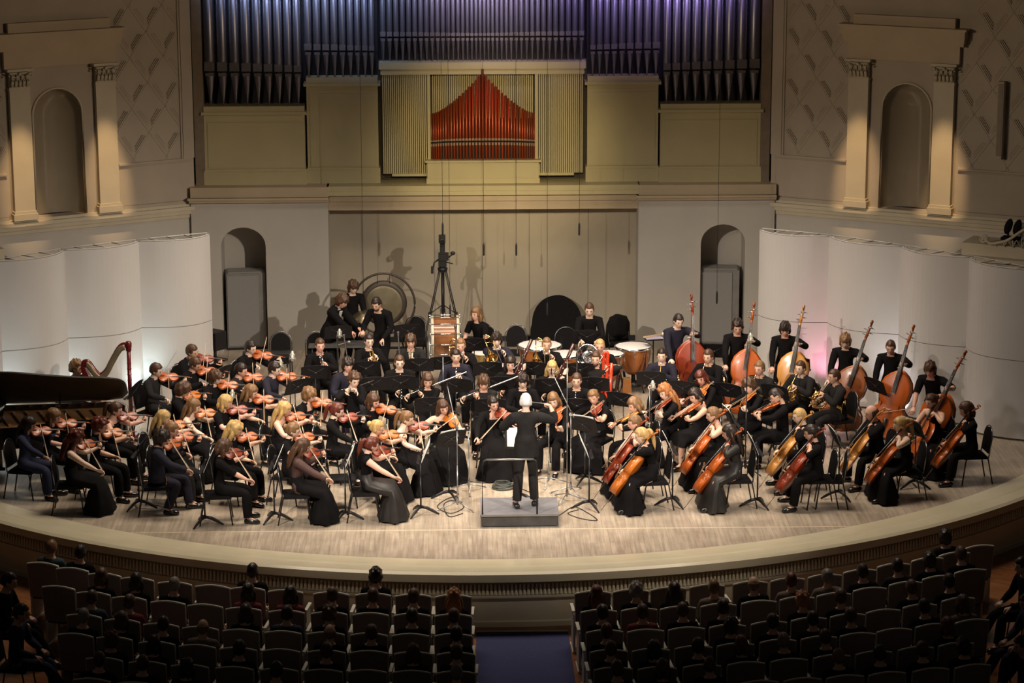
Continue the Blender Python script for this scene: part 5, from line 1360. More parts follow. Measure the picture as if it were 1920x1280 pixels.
def winder(px, py, phi, w, kind='cl', nm='clarinet', pitch=None, yaw=0., **kw):
    J0 = skeleton(kw.get('sex', 'm'), False, kw.get('lean', .08), 0, V3(.1, -.3, .7), V3(-.1, -.3, .7))
    hp = kw.pop('hpitch', .12); hy = kw.pop('hyaw', 0.)
    Rh = rz(hy)@rx(hp); hc = J0['nt']+Rh@V3(0, -.012, .085)
    mth = hc+Rh@V3(0, -.105, -.052)
    pitch = pitch if pitch is not None else dict(tp=-.45, tps=-.75, tb=-.45, cl=-1.05, ob=-.95, fl=0, pic=0, hn=-.5, tu=-.3, fg=0, cb=0)[kind]
    d = V3(math.sin(yaw)*math.cos(pitch), -math.cos(yaw)*math.cos(pitch), math.sin(pitch)); up = V3(0, 0, 1)
    o = mth; a, b = .20, .26; offL = V3(.05, 0, -.03); offR = V3(-.05, 0, -.03); palmL, palmR = V3(-1, 0, .2), V3(1, 0, .2)
    if kind in ('cl', 'ob'): a, b = .22, .40; offL = V3(.05, .04, -.02); offR = V3(-.05, .04, -.02); up = V3(0, -.3, 1) if pitch > -1.4 else V3(0, -1, 0)
    if kind == 'tb': a, b = .10, .55; offR = V3(-.02, .03, -.03)
    if kind in ('fl', 'pic'):
        d = V3(-.93, -.18, -.30 if kind == 'fl' else -.12); d /= np.linalg.norm(d); o = mth-d*.06+V3(0, -.012, -.0); a, b = (.22, .44) if kind == 'fl' else (.12, .22); offL = V3(.02, -.02, -.05); offR = V3(0, .05, -.04)
    if kind in ('fg', 'cb'):
        if kind == 'fg': d = V3(.42, .10, 1.)
        else: d = V3(.04, .05, 1.)
        d /= np.linalg.norm(d); up = V3(0, -1, 0); Rm = frame_of(d, up); o = mth-Rm@(V3(-.10, 0, .12) if kind == 'fg' else V3(-.12, 0, .12)); a, b = .0, -.38; offL = V3(.06, -.02, -.02); offR = V3(-.08, .05, 0)
    if kind == 'hn': a, b = .20, .26; offL = V3(.03, 0, -.08); offR = V3(-.16, .0, -.24)
    if kind == 'tu': a, b = .22, .2; offL = V3(.16, 0, -.3); offR = V3(-.10, 0, -.22)
    pL, pR = o+d*a, o+d*b
    if kind in ('tb',): pL, pR = o+d*a+V3(.04, 0, 0), o+d*b
    if kind in ('fl', 'pic'): pL, pR = o+d*a+V3(0, 0, .03), o+d*b+V3(0, 0, .04)
    q = person(px, py, phi, w, tL=pL+offL+V3(.02, .08, -.05), tR=pR+offR+V3(-.02, .08, -.05), hpitch=hp, hyaw=hy, handL=(V3(-.25, -1, .5), V3(.6, 0, 1), 2), handR=(V3(.25, -1, .5), V3(-.6, 0, 1), 2), poleL=(.9, .1, -.8), poleR=(-.9, .1, -.8), **kw)
    place_axis(WIND[kind], q, o, d, up, '%s played by the %s' % (nm, w), nm)
    return q
def stand_at(px, py, phi, lab, sheet=False, z=1.02):
    P = at(px, py, z); (STAND_S if sheet else STAND).put(m4((P[0], P[1], 0), rz(math.radians(phi))), lab, 'music stand')
# ================================================================== the orchestra
LG = dict(bottom='skirt'); K = dict(sex='f')
vn = violinist
# first violins, left of the conductor (facing right)
vn(54, 796, 75, 'darkest long-haired violinist at the far left edge', sex='f', hair='long', hcol='dark', col='b', col2='b', wood='orange', s=.85)
vn(101, 781, 69, 'short-bobbed light brown violinist before the piano', sex='f', hair='bob', hcol='ltbrown', wood='orange', s=.75, sleeve=.5)
vn(142, 822, 92, 'bare-armed violinist with long wavy auburn hair', sex='f', hair='longcurly', hcol='auburn', sleeve=0, bottom='skirt', s=.9, wood='orange', legs=((.14, -.42), (-.14, -.40)))
vn(188, 799, 75, 'short curly auburn violinist with a scooped neckline', sex='f', hair='curly', hcol='auburn', sleeve=.5, vneck=.42, s=.8, wood='amber')
vn(217, 768, 71, 'ponytailed violinist with a white hair clip', sex='f', hair='pony', hcol='brown', sleeve=0, clip=True, wood='red', s=.7)
vn(306, 784, 73, 'straight long blond violinist behind the suited leader', sex='f', hair='long', hcol='blond', sleeve=.5, wood='amber', s=.75, bottom='skirt')
vn(304, 822, 95, 'dark-haired man in navy suit, front desk', hair='mop', hcol='dark', top='jacket', col='n', col2='n', white=True, wood='orange', s=.88, legs=((.14, -.42), (-.13, -.30), -.04, .18))
vn(322, 806, 77, 'fair violinist hidden behind the navy-suited man', sex='m', hair='short', hcol='ltbrown', col2='g', wood='orange', s=.6)
vn(363, 762, 71, 'pale-shouldered violinist with long wavy brown hair', sex='f', hair='long', hcol='ltbrown', sleeve=0, wood='amber', s=.85, bottom='skirt')
vn(441, 806, 73, 'smiling violinist with long curly blond hair', sex='f', hair='longcurly', hcol='blond', sleeve=.5, wood='orange', s=.8)
vn(420, 839, 94, 'bespectacled brown-haired front violinist in sheer sleeves', sex='f', hair='bob', hcol='brown', glasses=True, sleeve=.6, wood='red', s=.9, col='k')
vn(549, 807, 75, 'violinist with light brown bun and cap sleeves', sex='f', hair='bun', hcol='ltbrown', sleeve=.3, wood='orange', s=.75)
vn(567, 838, 94, 'front violinist in long gown and sheer sleeves', sex='f', hair='long', hcol='brown', col='v', bottom='skirt', col2='k', wood='red', s=.9)
vn(533, 768, 73, 'bare-armed violinist with very long pale blond hair', sex='f', hair='long', hcol='blond', sleeve=0, wood='orange', s=.7, bottom='skirt')
vn(632, 770, 75, 'auburn ponytailed violinist in long-sleeved black shirt', sex='f', hair='pony', hcol='auburn', wood='red', s=.85)
vn(707, 802, 71, 'blond violinist with pinned-up braids and bare arms', sex='f', hair='bun', hcol='blond', sleeve=0, wood='amber', s=.75, bottom='skirt')
vn(697, 834, 92, 'auburn ponytailed front violinist in sleeveless gown', sex='f', hair='pony', hcol='auburn', sleeve=0, strap=True, bottom='skirt', col2='s', wood='red', s=.92) if False else vn(697, 834, 92, 'auburn ponytailed front violinist in sleeveless gown', sex='f', hair='pony', hcol='auburn', sleeve=.05, bottom='skirt', col2='s', wood='red', s=.92)
vn(763, 785, 65, 'light brown ponytailed violinist with thin shoulder straps', sex='f', hair='pony', hcol='ltbrown', sleeve=0, wood='red', s=.8, bottom='skirt')
vn(831, 764, 8, 'straight-haired violinist bowing with a bare arm', sex='f', hair='long', hcol='brown', sleeve=0, wood='amber', s=.85, bottom='skirt', side=.35, el=-.35, roll=.9, hy=.2)
vn(925, 757, 12, 'black-haired violinist left of the conductor', sex='f', hair='bun', hcol='dark', bottom='skirt', wood='red', s=.9, side=.55, el=-.22, vneck=.42, hy=.25)
# second violins further back
vn(293, 694, 61, 'dark-haired man in charcoal shirt near the harp', hair='short', hcol='brown', col='g', col2='g', wood='orange', s=.8)
vn(360, 659, 53, 'suited rear violinist with white collar and brown hair', hair='short', hcol='brown', top='jacket', white=True, wood='red', s=.5)
vn(366, 683, 55, 'violinist with swept-back brown hair, looking down', hair='bun', hcol='brown', wood='orange', s=.5, hpitch=.5)
vn(404, 708, 53, 'round-haired violinist wearing glasses and dark suit', sex='f', hair='mop', hcol='brown', top='jacket', glasses=True, wood='orange', s=.7)
vn(343, 731, 88, 'bowl-cut violinist in black jacket, head bowed', hair='mop', hcol='brown', top='jacket', wood='amber', s=.6, hpitch=.5)
vn(452, 694, 61, 'short dark-haired violinist in a charcoal shirt', hair='short', hcol='dark', col='g', col2='g', wood='orange', s=.6)
vn(470, 652, 45, 'rearmost dark-haired violinist by the left niche', hair='short', hcol='dark', wood='orange', s=.45)
vn(471, 735, 59, 'smiling violinist with straight sandy fringe and hair', sex='f', hair='long', hcol='ltbrown', sleeve=.4, wood='orange', s=.75)
vn(423, 755, 67, 'blond violinist hidden behind a nickel microphone', sex='f', hair='bob', hcol='blond', sleeve=.4, wood='red', s=.6)
vn(515, 692, 57, 'violinist in dark blue shirt behind a microphone', hair='short', hcol='dark', col='n', col2='n', wood='orange', s=.8)
vn(580, 741, 53, 'fair short-haired violinist before the first trumpeter', sex='f', hair='mop', hcol='ltbrown', sleeve=.5, vneck=.42, wood='orange', s=.7)
vn(700, 752, 40, 'brown-bobbed violinist below the curly piccolo player', sex='f', hair='bob', hcol='brown', wood='orange', s=.75)
# violas, right of the conductor
vn(1038, 751, -22, 'sandy-bobbed violist just right of the conductor', inst='viola', sex='f', hair='bob', hcol='ltbrown', wood='orange', s=.7, side=.35, el=-.35, hy=.2)
vn(1113, 745, -30, 'fair violist with bare forearms and pinned hair', inst='viola', sex='f', hair='bun', hcol='ltbrown', sleeve=.45, vneck=.42, wood='red', s=.75, bottom='skirt', side=.45, hy=.2)
vn(1190, 760, -78, 'violist with loose shoulder-length sandy hair', inst='viola', sex='f', hair='bob', hcol='ltbrown', wood='gold', s=.6, hy=.3)
vn(1247, 736, -62, 'violist with long curly strawberry-blond hair', inst='viola', sex='f', hair='longcurly', hcol='strawberry', wood='red', s=.6, bottom='skirt')
vn(1304, 743, -68, 'bare-armed dark-haired violist in calf-length dress', inst='viola', sex='f', hair='bob', hcol='dark', sleeve=0, wood='orange', s=.65, bottom='short_skirt')
vn(1315, 709, -38, 'auburn-bobbed violist behind the bare-armed one', inst='viola', sex='f', hair='bob', hcol='auburn', wood='amber', s=.6, side=.4, el=-.3)
vn(1405, 724, -62, 'young violist with tousled light brown hair', inst='viola', hair='mop', hcol='brown', wood='amber', s=.6)
vn(1456, 743, -88, 'dark-haired violist with head bent over instrument', inst='viola', hair='short', hcol='dark', wood='orange', s=.55, hpitch=.55, hroll=-.4)
# cellos
cellist(1190, 793, -72, 'rear cellist of the first desk, mostly hidden', sex='f', hair='short', hcol='ltbrown', wood='red', sleeve=0, bottom='skirt')
cellist(1203, 817, -82, 'blond ponytailed front cellist in black velvet jacket', sex='f', hair='pony', hcol='blond', wood='amber', bottom='skirt', lean=.22)
cellist(1337, 778, -76, 'bare-shouldered cellist with fair tied hair', sex='f', hair='bun', hcol='ltbrown', sleeve=0, wood='orange', bottom='skirt')
cellist(1368, 812, -84, 'front cellist with long dark hair, satin gown', sex='f', hair='long', hcol='dark', wood='orange', col='s', col2='s', bottom='skirt')
cellist(1499, 780, -78, 'cellist in glasses and pale close-cropped hair', hair='crop', hcol='blond', glasses=True, wood='gold')
cellist(1521, 812, -84, 'dark-haired front cellist in trousers and sandals', sex='f', hair='bun', hcol='dark', wood='red', sleeve=.6)
cellist(1634, 774, -74, 'balding cellist in glasses and black suit', hair='bald', hcol='brown', glasses=True, wood='gold', top='jacket')
cellist(1688, 797, -84, 'front cellist with fair ponytail and bare arms', sex='f', hair='pony', hcol='blond', sleeve=0, wood='orange', bottom='skirt')
cellist(1746, 753, -50, 'strapless-gowned cellist beneath the last double bass', sex='f', hair='bun', hcol='brown', sleeve=0, wood='orange', bottom='skirt')
cellist(1812, 769, -84, 'brown-bobbed cellist at the far right', sex='f', hair='bob', hcol='brown', wood='orange')
# double basses
bassist(1272, 602, 12, 'leftmost bassist, in purple-black shirt', wood='red', S_=(.20, -.30, 1.9), E=(.12, -.62, 0), hcol='dark', col='n')
bassist(1383, 614, -8, 'second bassist from the left, curly dark hair', wood='orange', S_=(.28, -.26, 1.9), hcol='dark', hair='curly')
bassist(1472, 618, -14, 'third bassist from the left, dark mop hair', wood='gold', S_=(.32, -.24, 1.9), hcol='dark', hair='mop')
bassist(1585, 640, -20, 'fair-haired bassist, third from the right', wood='brown', S_=(.46, -.28, 1.9), E=(-.05, -.64, 0), hcol='ltbrown', hair='mop')
bassist(1670, 651, -22, 'crew-cut bassist with the large orange bass', wood='orange', S_=(.40, -.32, 1.9), E=(.0, -.66, 0), hcol='brown', hair='crop')
bassist(1744, 693, -30, 'rightmost bassist, brown mop head bowed low', wood='orange', S_=(.58, -.36, 1.8), E=(-.1, -.62, 0), hcol='brown', hair='mop', lean=.36, sleeve=.5)
# woodwind
winder(664, 713, 28, 'curly-haired piccolo player in black shirt', 'pic', 'piccolo', hair='curly', hcol='brown', hpitch=.35)
winder(802, 714, 4, 'shaggy brown-haired flutist under the bass drum', 'fl', 'flute', sex='f', hair='bob', hcol='brown', hpitch=.3)
winder(907, 718, 2, 'flutist with messy brown fringe and grey jacket', 'fl', 'flute', hair='mop', hcol='brown', hpitch=.35, col='g')
winder(980, 715, 0, 'oboist seen right above the conductor', 'ob', 'oboe', hair='mop', hcol='dark', hpitch=.25)
winder(1081, 714, -6, 'short-haired oboist left of the red contrabassoon', 'ob', 'oboe', hair='short', hcol='brown')
winder(652, 685, 18, 'clarinettist in navy suit behind the piccolo player', 'cl', 'clarinet', hair='mop', hcol='dark', top='jacket', col='n', col2='n')
winder(749, 680, 6, 'clarinettist in glasses with brown quiff', 'cl', 'clarinet', hair='short', hcol='brown', glasses=True, top='jacket')
winder(855, 669, 2, 'dark-haired clarinettist right of the bass drum', 'cl', 'clarinet', hair='short', hcol='dark', col='n', pitch=-1.15)
winder(957, 683, -2, 'dark-bobbed bassoonist with a straight fringe', 'fg', 'bassoon', sex='f', hair='bob', hcol='dark')
winder(1035, 691, -6, 'platinum blond long-haired bassoonist', 'fg', 'bassoon', sex='f', hair='long', hcol='blond')
winder(1117, 673, -10, 'bearded player of the bright red contrabassoon', 'cb', 'contrabassoon', hair='short', hcol='brown', beard=True, col='g')
# brass
winder(600, 648, 14, 'leftmost trumpeter, aiming his trumpet down', 'tps', 'trumpet', hair='short', hcol='brown', pitch=-.95)
winder(692, 640, 16, 'bespectacled trumpeter, second from the left', 'tp', 'trumpet', hair='short', hcol='dark', glasses=True)
winder(770, 641, 2, 'shaggy-haired trumpeter in open grey suit', 'tp', 'trumpet', hair='mop', hcol='brown', top='jacket', col='g', white=True, pitch=-.8)
winder(864, 648, -2, 'fair-haired trombonist right of the bass drum', 'tb', 'trombone', hair='short', hcol='ltbrown', pitch=-.5)
winder(931, 638, 4, 'black-haired trombonist behind the dark-bobbed bassoonist', 'tb', 'trombone', hair='mop', hcol='dark', col='n', pitch=-.45, yaw=.2)
winder(1025, 646, 0, 'shaven-headed trombonist before the timpani', 'tb', 'trombone', hair='crop', hcol='ltbrown', pitch=-.5)
winder(1125, 649, -8, 'fair bespectacled tuba player', 'tu', 'tuba', hair='crop', hcol='blond', glasses=True, label='fair bespectacled man playing the big silver tuba')
winder(1241, 667, -10, 'horn player in purple-navy shirt under the leftmost bassist', 'hn', 'french horn', hair='short', hcol='dark', col='n', label='man in purple-navy shirt playing horn under the leftmost bassist')
winder(1328, 669, -30, 'brown-haired horn player beneath the first bass', 'hn', 'french horn', hair='short', hcol='brown')
winder(1424, 691, -34, 'blond horn player in grey shirt', 'hn', 'french horn', hair='short', hcol='ltbrown', col='g')
winder(1501, 690, -40, 'crop-haired horn player, second from right', 'hn', 'french horn', hair='crop', hcol='brown', col='g')
winder(1564, 706, -72, 'rightmost horn player in charcoal suit', 'hn', 'french horn', hair='crop', hcol='brown', col='g', col2='g', top='jacket')
# percussion and others
person(641, 565, 62, 'bending percussionist in a black suit and pale shirt', hair='mop', hcol='brown', top='jacket', white=True, stand=True, lean=.42, hpitch=.5, tL=V3(.10, -.62, 1.02), tR=V3(-.10, -.60, .98))
person(662, 539, 22, 'tall young percussionist standing behind the suited one', hair='mop', hcol='brown', stand=True, lean=.05, hpitch=.4, tL=V3(.10, -.34, 1.0), tR=V3(-.08, -.34, 1.0))
person(706, 570, -24, 'dark-haired percussionist before the gong, looking down', hair='short', hcol='dark', beard=True, stand=True, lean=.26, hpitch=.5, tL=V3(.16, -.30, .92), tR=V3(-.20, -.42, 1.06))
person(893, 589, -34, 'fair short-sleeved girl sitting by the back wall', sex='f', hair='bob', hcol='ltbrown', sleeve=.35, hpitch=.05, hyaw=-.1)
q = person(1105, 581, -4, 'timpanist standing in black shirt behind the drums', hair='short', hcol='brown', stand=True, lean=.16, hpitch=.3, hz=.84, tL=V3(.16, -.44, .98), tR=V3(-.14, -.46, .98), handL=(None, (0, 0, 1), 2), handR=(None, (0, 0, 1), 2), legs=((.12, .04), (-.12, -.04)))
for s, lb in ((1, 'timpani stick in the right-hand side of the timpanist'), (-1, 'timpani stick in the left-hand side of the timpanist')):
    t = empty('timpani_stick', m4(q['W']((s*.15, -.53, .99)), q['Rz']@rz(-s*.25)@rx(.12)), lb, 'mallet')
    mb = MB(); mb.tube([(0, .05, 0), (0, -.30, 0)], .0075, 6); mb.build('stick', mat('mallet_wood', (.5, .36, .18), .5), t); mb = MB(); mb.ell((0, -.31, 0), (.02, .03, .02), n=8, m=6); mb.build('head', drum_skin, t)
person(144, 691, 62, 'curly brown-haired harpist behind the piano', hair='curly', hcol='ltbrown', hpitch=.05, label='curly brown-haired harpist sitting behind the grand piano', tL=V3(.15, -.5, .95), tR=V3(-.15, -.45, .95))
# conductor
q = person(976, 757, 180, 'white-haired conductor in a dark suit', place=(PX+.11, .44), stand=True, hair='white', hcol='white', top='jacket', col='g', col2='g', lean=.10, z0=.205, hz=.99, hpitch=.25,
           tL=V3(.30, -.38, 1.18), tR=V3(-.38, -.13, 1.60), poleR=(-1, .1, -.1), poleL=(.9, .1, -.6), legs=((.15, .10), (-.13, -.04)), handR=(V3(.75, -.6, .1), V3(0, 0, 1), 2), handL=(V3(0, -1, .2), V3(0, 0, 1), 0), glasses=True, white=True,
           label='white-haired conductor in a dark suit standing on the podium')
t = empty('baton', m4(q['W']((-.33, -.20, 1.61)), q['Rz']@frame_of((.9, -.35, .02))), "thin white baton in the conductor's raised hand", 'baton')
mb = MB(); mb.tube([(0, 0, 0), (0, .30, 0)], .0022, 5); mb.build('shaft', paper, t); mb = MB(); mb.ell((0, -.01, 0), (.01, .022, .01), n=8, m=6); mb.build('handle', maple, t)

# music stands ---------------------------------------------------------
for a in ((591, 697, 8, 'music stand before the leftmost trumpeter'), (685, 689, 8, 'music stand before the bespectacled trumpeter'), (696, 719, 12, 'music stand just left of the flutists, before the navy-suited clarinettist'),
          (553, 724, 40, 'tilted music stand in front of the blue-shirted violinist'), (751, 716, 4, 'music stand before the clarinettist in glasses'), (786, 683, 2, 'music stand before the shaggy-haired trumpeter'),
          (834, 680, 0, 'music stand between bass drum and the dark-haired clarinettist'), (855, 722, 2, 'music stand before the dark-haired clarinettist'), (807, 757, 4, 'music stand below the flute of the shaggy flutist'),
          (914, 690, 0, 'music stand before the black-haired trombonist'), (889, 645, 0, 'music stand in front of the seated girl at the back'), (936, 718, 0, 'music stand before the dark-bobbed bassoonist'),
          (919, 759, 0, 'music stand behind the black-haired violinist'), (996, 690, -2, 'music stand before the shaven-headed trombonist'), (1032, 721, -4, 'music stand before the platinum blond bassoonist'),
          (1088, 692, -4, 'small visible corner of music stand before the tuba player'), (1116, 719, -8, 'music stand before the red contrabassoon'), (1083, 759, -8, 'music stand before the short-haired oboist'),
          (1100, 630, 0, 'music stand before the timpanist at the back'), (764, 619, 4, 'music stand beneath the gong, left of the bass drum'), (633, 622, 10, 'music stand of the percussionists, behind the leftmost trumpeter'),
          (1222, 708, -10, 'music stand before the navy-shirted horn player'), (1283, 726, -22, 'music stand before the horn player beneath the first bass'), (1340, 657, -10, 'music stand between the first two bassists'),
          (1370, 731, -34, 'music stand before the blond horn player'), (1458, 734, -36, 'music stand before the crop-haired horn player'), (1493, 681, -16, 'music stand before the third bassist'),
          (1169, 748, -30, 'music stand left of the curly strawberry-blond violist'), (1649, 723, -60, 'steeply tilted music stand between the two rightmost basses'), (257, 837, 84, 'black music stand behind the navy-suited man'),
          (409, 700, 60, 'music stand of the rear violin desk'), (245, 730, 76, 'music stand left of the man in charcoal shirt')):
    stand_at(a[0], a[1], a[2], a[3])
for a in ((512, 859, 88, 'sheet music stand between the bespectacled and the gowned violinists'), (646, 857, 88, 'sheet music stand left of the auburn front violinist'), (788, 848, 88, 'sheet music stand right of the auburn front violinist'),
          (381, 866, 88, 'music stand right of the navy-suited man'), (841, 821, 30, 'music stand before the straight-haired violinist'), (1097, 794, -30, 'music stand before the fair violist'), (1105, 838, -88, 'sheet music stand before the first cello desk'),
          (1262, 832, -86, 'sheet music stand behind the blond ponytailed cellist'), (1422, 834, -86, 'sheet music stand behind the satin-gowned cellist'), (1376, 780, -80, 'sheet music stand left of the tousled violist'),
          (1575, 820, -84, 'sheet music stand before the balding cellist'), (1718, 801, -60, 'dark music stand before the strapless-gowned cellist')):
    stand_at(a[0], a[1], a[2], a[3], True)
P = at(950, 845, .95); STAND_S.put(m4((PX+.05, 1.35, 0), rz(math.pi)), 'conductor score stand in front of the podium with white pages', 'music stand')

# ================================================================== the audience
def make_seat():
    """theatre seat, sitter faces -y; origin at the floor"""
    t = empty('theatre_chair')
    Rb = rx(-.10)
    pts = [(-.235, .0), (-.25, .50)]+[(x, .52+.035*math.cos(x/.25*math.pi/2)) for x in np.linspace(-.25, .25, 7)]+[(.25, .50), (.235, 0)]
    mb = MB(); mb.prism(pts, -.02, .02, 'xz', R=Rb, loc=(0, .24, .42)); mb.build('backrest', seat_back_m, t)
    mb = MB(); mb.tube([Rb@V3(x, 0, z)+V3(0, .24, .42) for x, z in pts], .015, 6); mb.build('back_frame', seat_paint, t)
    mb = MB(); mb.box((0, 0, .42), (.44, .44, .09)); mb.build('seat', seat_cloth, t)
    for s in (-1, 1):
        mb = MB(); mb.box((s*.265, .0, .62), (.045, .34, .035)); mb.box((s*.265, -.17, .60), (.05, .03, .05)); mb.build('armrest', seat_paint, t)
        mb = MB(); mb.box((s*.255, .02, .30), (.03, .36, .60)); mb.box((s*.255, .0, .015), (.05, .42, .03)); mb.build('side_panel', seat_paint, t)
    return t
SEAT = Proto(make_seat)
ORDN = ['first', 'second', 'third', 'fourth', 'fifth', 'sixth', 'seventh', 'eighth', 'ninth', 'tenth', 'eleventh', 'twelfth']
ROWS = {'left': [[(90, 1055), (145, 1065), (205, 1075), (265, 1083), (335, 1091), (405, 1097), (470, 1101), (540, 1106), (625, 1110), (703, 1112), (777, 1114), (851, 1115)],
                 [(119, 1099), (184, 1110), (250, 1119), (322, 1127), (391, 1133), (462, 1139), (542, 1144), (621, 1147), (698, 1149), (775, 1150), (851, 1151)],
                 [(166, 1152), (237, 1161), (309, 1169), (382, 1175), (457, 1180), (535, 1183), (615, 1185), (695, 1187), (772, 1188), (851, 1188)],
                 [(150, 1188), (222, 1194), (301, 1203), (376, 1209), (452, 1214), (532, 1217), (616, 1219), (695, 1220), (777, 1222), (856, 1223)],
                 [(203, 1233), (283, 1240), (362, 1246), (445, 1250), (528, 1253), (610, 1255), (692, 1256), (774, 1257), (856, 1258)],
                 [(180, 1272), (262, 1279), (345, 1285), (430, 1289), (515, 1292), (600, 1294), (686, 1295), (771, 1296), (856, 1297)]],
        'right': [[(1110, 1108), (1180, 1105), (1250, 1101), (1322, 1096), (1402, 1090), (1471, 1084), (1540, 1077), (1605, 1068), (1667, 1057), (1730, 1046), (1780, 1036), (1825, 1023)][:12],
                  [(1121, 1143), (1196, 1140), (1268, 1137), (1343, 1132), (1418, 1126), (1489, 1119), (1557, 1112), (1624, 1102), (1690, 1091), (1751, 1080), (1810, 1068)],
                  [(1132, 1181), (1208, 1180), (1284, 1176), (1360, 1171), (1437, 1165), (1511, 1158), (1583, 1151), (1649, 1143), (1717, 1133), (1788, 1121)],
                  [(1140, 1218), (1218, 1216), (1297, 1211), (1375, 1206), (1454, 1199), (1530, 1193), (1602, 1187), (1670, 1179), (1741, 1170), (1814, 1162)],
                  [(1148, 1251), (1230, 1250), (1313, 1246), (1395, 1241), (1475, 1235), (1554, 1228), (1632, 1221), (1710, 1213), (1785, 1205)],
                  [(1160, 1290), (1246, 1287), (1335, 1282), (1420, 1276), (1500, 1271), (1579, 1266), (1657, 1260), (1738, 1253), (1816, 1246)]]}
# heads seen in the photograph: (x, y, hair style, hair colour, shirt)
HEADS = [(103, 1036, 'crop', 'ltbrown', 'l'), (160, 1031, 'short', 'dark', 'k'), (217, 1056, 'bob', 'brown', 'k'), (276, 1063, 'bob', 'dark', 'k'), (353, 1074, 'crop', 'grey', 'k'), (490, 1073, 'short', 'dark', 'k'), (561, 1084, 'bob', 'dark', 'r'),
         (621, 1098, 'short', 'brown', 'k'), (705, 1084, 'curly', 'dark', 'k'), (776, 1096, 'short', 'brown', 'k'), (854, 1093, 'longcurly', 'strawberry', 'k'),
         (1105, 1093, 'long', 'auburn', 'k'), (1176, 1086, 'curly', 'grey', 'k'), (1252, 1083, 'long', 'dark', 'k'), (1319, 1076, 'crop', 'ltbrown', 'p'), (1407, 1078, 'bald', 'ltbrown', 'k'), (1458, 1066, 'short', 'auburn', 'p'), (1523, 1057, 'short', 'grey', 'p'),
         (1655, 1037, 'short', 'dark', 'g'), (1705, 1035, 'mop', 'dark', 'k'), (1808, 1008, 'mop', 'dark', 'k'),
         (145, 1085, 'crop', 'brown', 'l'), (200, 1088, 'short', 'brown', 'r'), (488, 1110, 'bob', 'dark', 'r'), (566, 1113, 'short', 'dark', 'b'), (625, 1122, 'curly', 'brown', 'k'), (691, 1124, 'short', 'brown', 'k'), (776, 1122, 'short', 'dark', 'k'),
         (1117, 1128, 'short', 'dark', 'k'), (1184, 1122, 'short', 'brown', 'r'), (1252, 1122, 'crop', 'brown', 'k'), (1342, 1118, 'short', 'dark', 'k'), (1546, 1095, 'short', 'brown', 'k'), (1602, 1078, 'short', 'dark', 'k'), (1684, 1075, 'short', 'brown', 'k'), (1737, 1050, 'short', 'dark', 'k'), (1798, 1052, 'short', 'brown', 'k'),
         (188, 1137, 'crop', 'grey', 'k'), (391, 1147, 'bald', 'ltbrown', 'p'), (628, 1147, 'bald', 'ltbrown', 'k'), (694, 1163, 'short', 'brown', 'k'), (849, 1163, 'short', 'dark', 'k'), (1126, 1160, 'short', 'auburn', 'k'), (1344, 1156, 'mop', 'dark', 'k'), (1497, 1132, 'curly', 'strawberry', 'k'), (1705, 1112, 'short', 'dark', 'k'), (1780, 1098, 'bob', 'brown', 'p'),
         (221, 1170, 'mop', 'brown', 'k'), (778, 1196, 'bob', 'brown', 'k'), (848, 1196, 'crop', 'brown', 'k'), (457, 1188, 'short', 'dark', 'k'), (1293, 1188, 'short', 'dark', 'k'), (1457, 1184, 'crop', 'grey', 'k'), (1584, 1145, 'short', 'brown', 'k'), (1734, 1142, 'bob', 'auburn', 'k'),
         (290, 1220, 'crop', 'brown', 'k'), (627, 1214, 'short', 'brown', 'k'), (862, 1222, 'crop', 'grey', 'k'), (1134, 1220, 'crop', 'brown', 'k'), (1390, 1214, 'bob', 'auburn', 'k'), (1640, 1208, 'short', 'dark', 'k'), (1776, 1180, 'mop', 'dark', 'k'),
         (218, 1246, 'crop', 'brown', 'k'), (533, 1240, 'short', 'dark', 'k'), (1572, 1246, 'crop', 'ltbrown', 'k'), (1706, 1238, 'short', 'brown', 'k'), (1316, 1250, 'crop', 'brown', 'k')]
slots = []
for blk in ('left', 'right'):
    for ri, row in enumerate(ROWS[blk]):
        row = row if blk == 'right' else row[::-1]
        for si, (px, py) in enumerate(row):
            P = at(px, py, .125); base = V3(P[0], P[1]+.30, FZ)
            # rows follow the curve of the stage; turn each seat to face it
            ang = math.atan2(P[0]-.3, (YC+9)-P[1])*.9
            lab = 'cream-edged theatre chair, %s from centre aisle, %s row, %s block' % (ORDN[si], ORDN[ri], blk)
            Rz = rz(math.pi+ang)
            SEAT.put(m4(base, Rz), lab, 'chair', 'theatre chairs of the %s block' % blk)
            slots.append((base, Rz, blk, ri, si, ang))
AUD = {}
def spectator(slot, hair, hcol, col, ht):
    base, Rz, blk, ri, si, ang = slot
    w = '%s-haired spectator, %s from centre aisle, %s row, %s block' % ({'ltbrown': 'fair', 'strawberry': 'gold', 'blond': 'blond'}.get(hcol, hcol), ORDN[si], ORDN[ri], blk)
    key = (hair, hcol, col)
    M = m4(base+Rz@V3(0, .02, 0), Rz*.9)
    if key not in AUD:
        sx = 'f' if hair in ('bob', 'long', 'longcurly') else 'm'
        q = person(0, 0, 0, w, sex=sx, hair=hair, hcol=hcol, col=col, chair=False, place=(0, 0), lod=1, hpitch=.05, tL=V3(.10, -.30, .62), tR=V3(-.10, -.30, .62), skin=SKIN[0])
        q['root'].matrix_world = M; AUD[key] = (q, []); 
    else: AUD[key][1].append((M, w))
used = set()
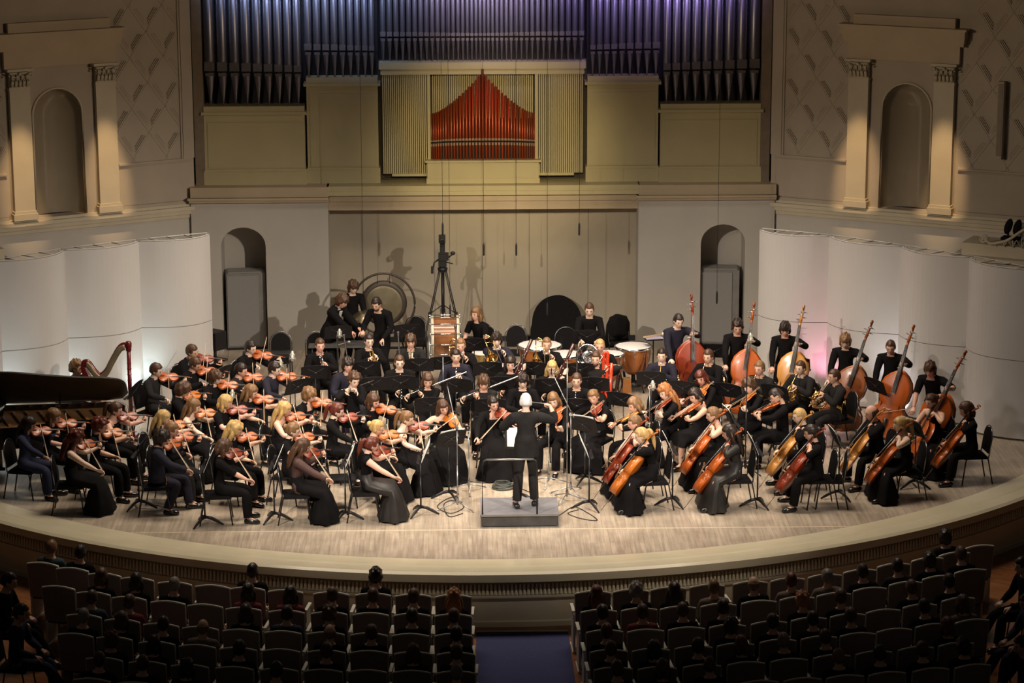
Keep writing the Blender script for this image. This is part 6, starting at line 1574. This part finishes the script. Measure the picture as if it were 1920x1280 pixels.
for (hx, hy, hr, hc_, cl_) in HEADS:
    P = at(hx, hy, FZ+1.19); best = min((s for s in slots if id(s) not in used), key=lambda s: abs(s[0][0]-P[0])*1.6+abs(s[0][1]-P[1]+.05))
    used.add(id(best)); spectator(best, hr, hc_, cl_, 0)
extra = np.random.RandomState(5)
for s in slots:
    if id(s) in used or s[3] < 2: continue
    if extra.rand() < .42:
        used.add(id(s)); spectator(s, ['short', 'crop', 'bob'][extra.randint(3)], ['brown', 'dark'][extra.randint(2)], 'k', -.04*extra.rand())
# people at the sides of the parterre, cut by the frame
SIDES = [(8, 1105, 'dark-clad listener on a side seat at the far left, nearest the stage', 80, 'k'), (30, 1165, 'listener in dark blue on the far left side, legs crossed', 80, 'b'), (1925, 1075, 'dark-clad listener at the far right whose shoe points to the aisle', -75, 'k'),
         (1935, 1145, 'listener at the right edge of the frame behind the first one', -75, 'b'), (1925, 1225, 'pale-shod listener at the lower right edge of the frame', -75, 'k')]
for px, py, lb, phi, c in SIDES:
    P = at(px, py, FZ+1.1)
    person(0, 0, phi, lb, place=(P[0], P[1]), z0=FZ, col=c, col2=c, lod=1, hair='short', hcol='dark', legs=((.12, -.42), (-.08, -.45), -.05, -.25), label=lb, chair_label='dark seat under the '+lb[:40].rsplit(' ', 1)[0])
# the carpet of the aisle
a = at(893, 1184, FZ); b = at(1065, 1183, FZ); mb = MB()
mb.prism([(a[0], a[1]), (b[0], b[1]), (b[0]+.05, -9), (a[0]-.05, -9)], FZ, FZ+.012); o = mb.build('aisle_carpet', carpet_m); tag(o, 'dark blue carpet runner in the centre aisle', 'carpet')
mb = MB(); mb.prism([(a[0], a[1]), (b[0], b[1]), (b[0], b[1]-.045), (a[0], a[1]-.045)], FZ+.012, FZ+.018); o = mb.build('carpet_edging', mat('pale_edging', (.5, .46, .38), .6)); tag(o, 'pale edging strip across the head of the blue carpet', 'strip')

# ------------------------------------------------------------------ build the figures
bpy.context.view_layer.update()
DG = bpy.context.evaluated_depsgraph_get()
for q in PEOPLE: finish_person(q)
for key, (q, lst) in AUD.items():
    for M, w in lst:
        c = copy_tree(q['root']); c.matrix_world = M
        tag(c, w, 'person')
for o in list(TMP.objects): bpy.data.objects.remove(o)
bpy.data.collections.remove(TMP)
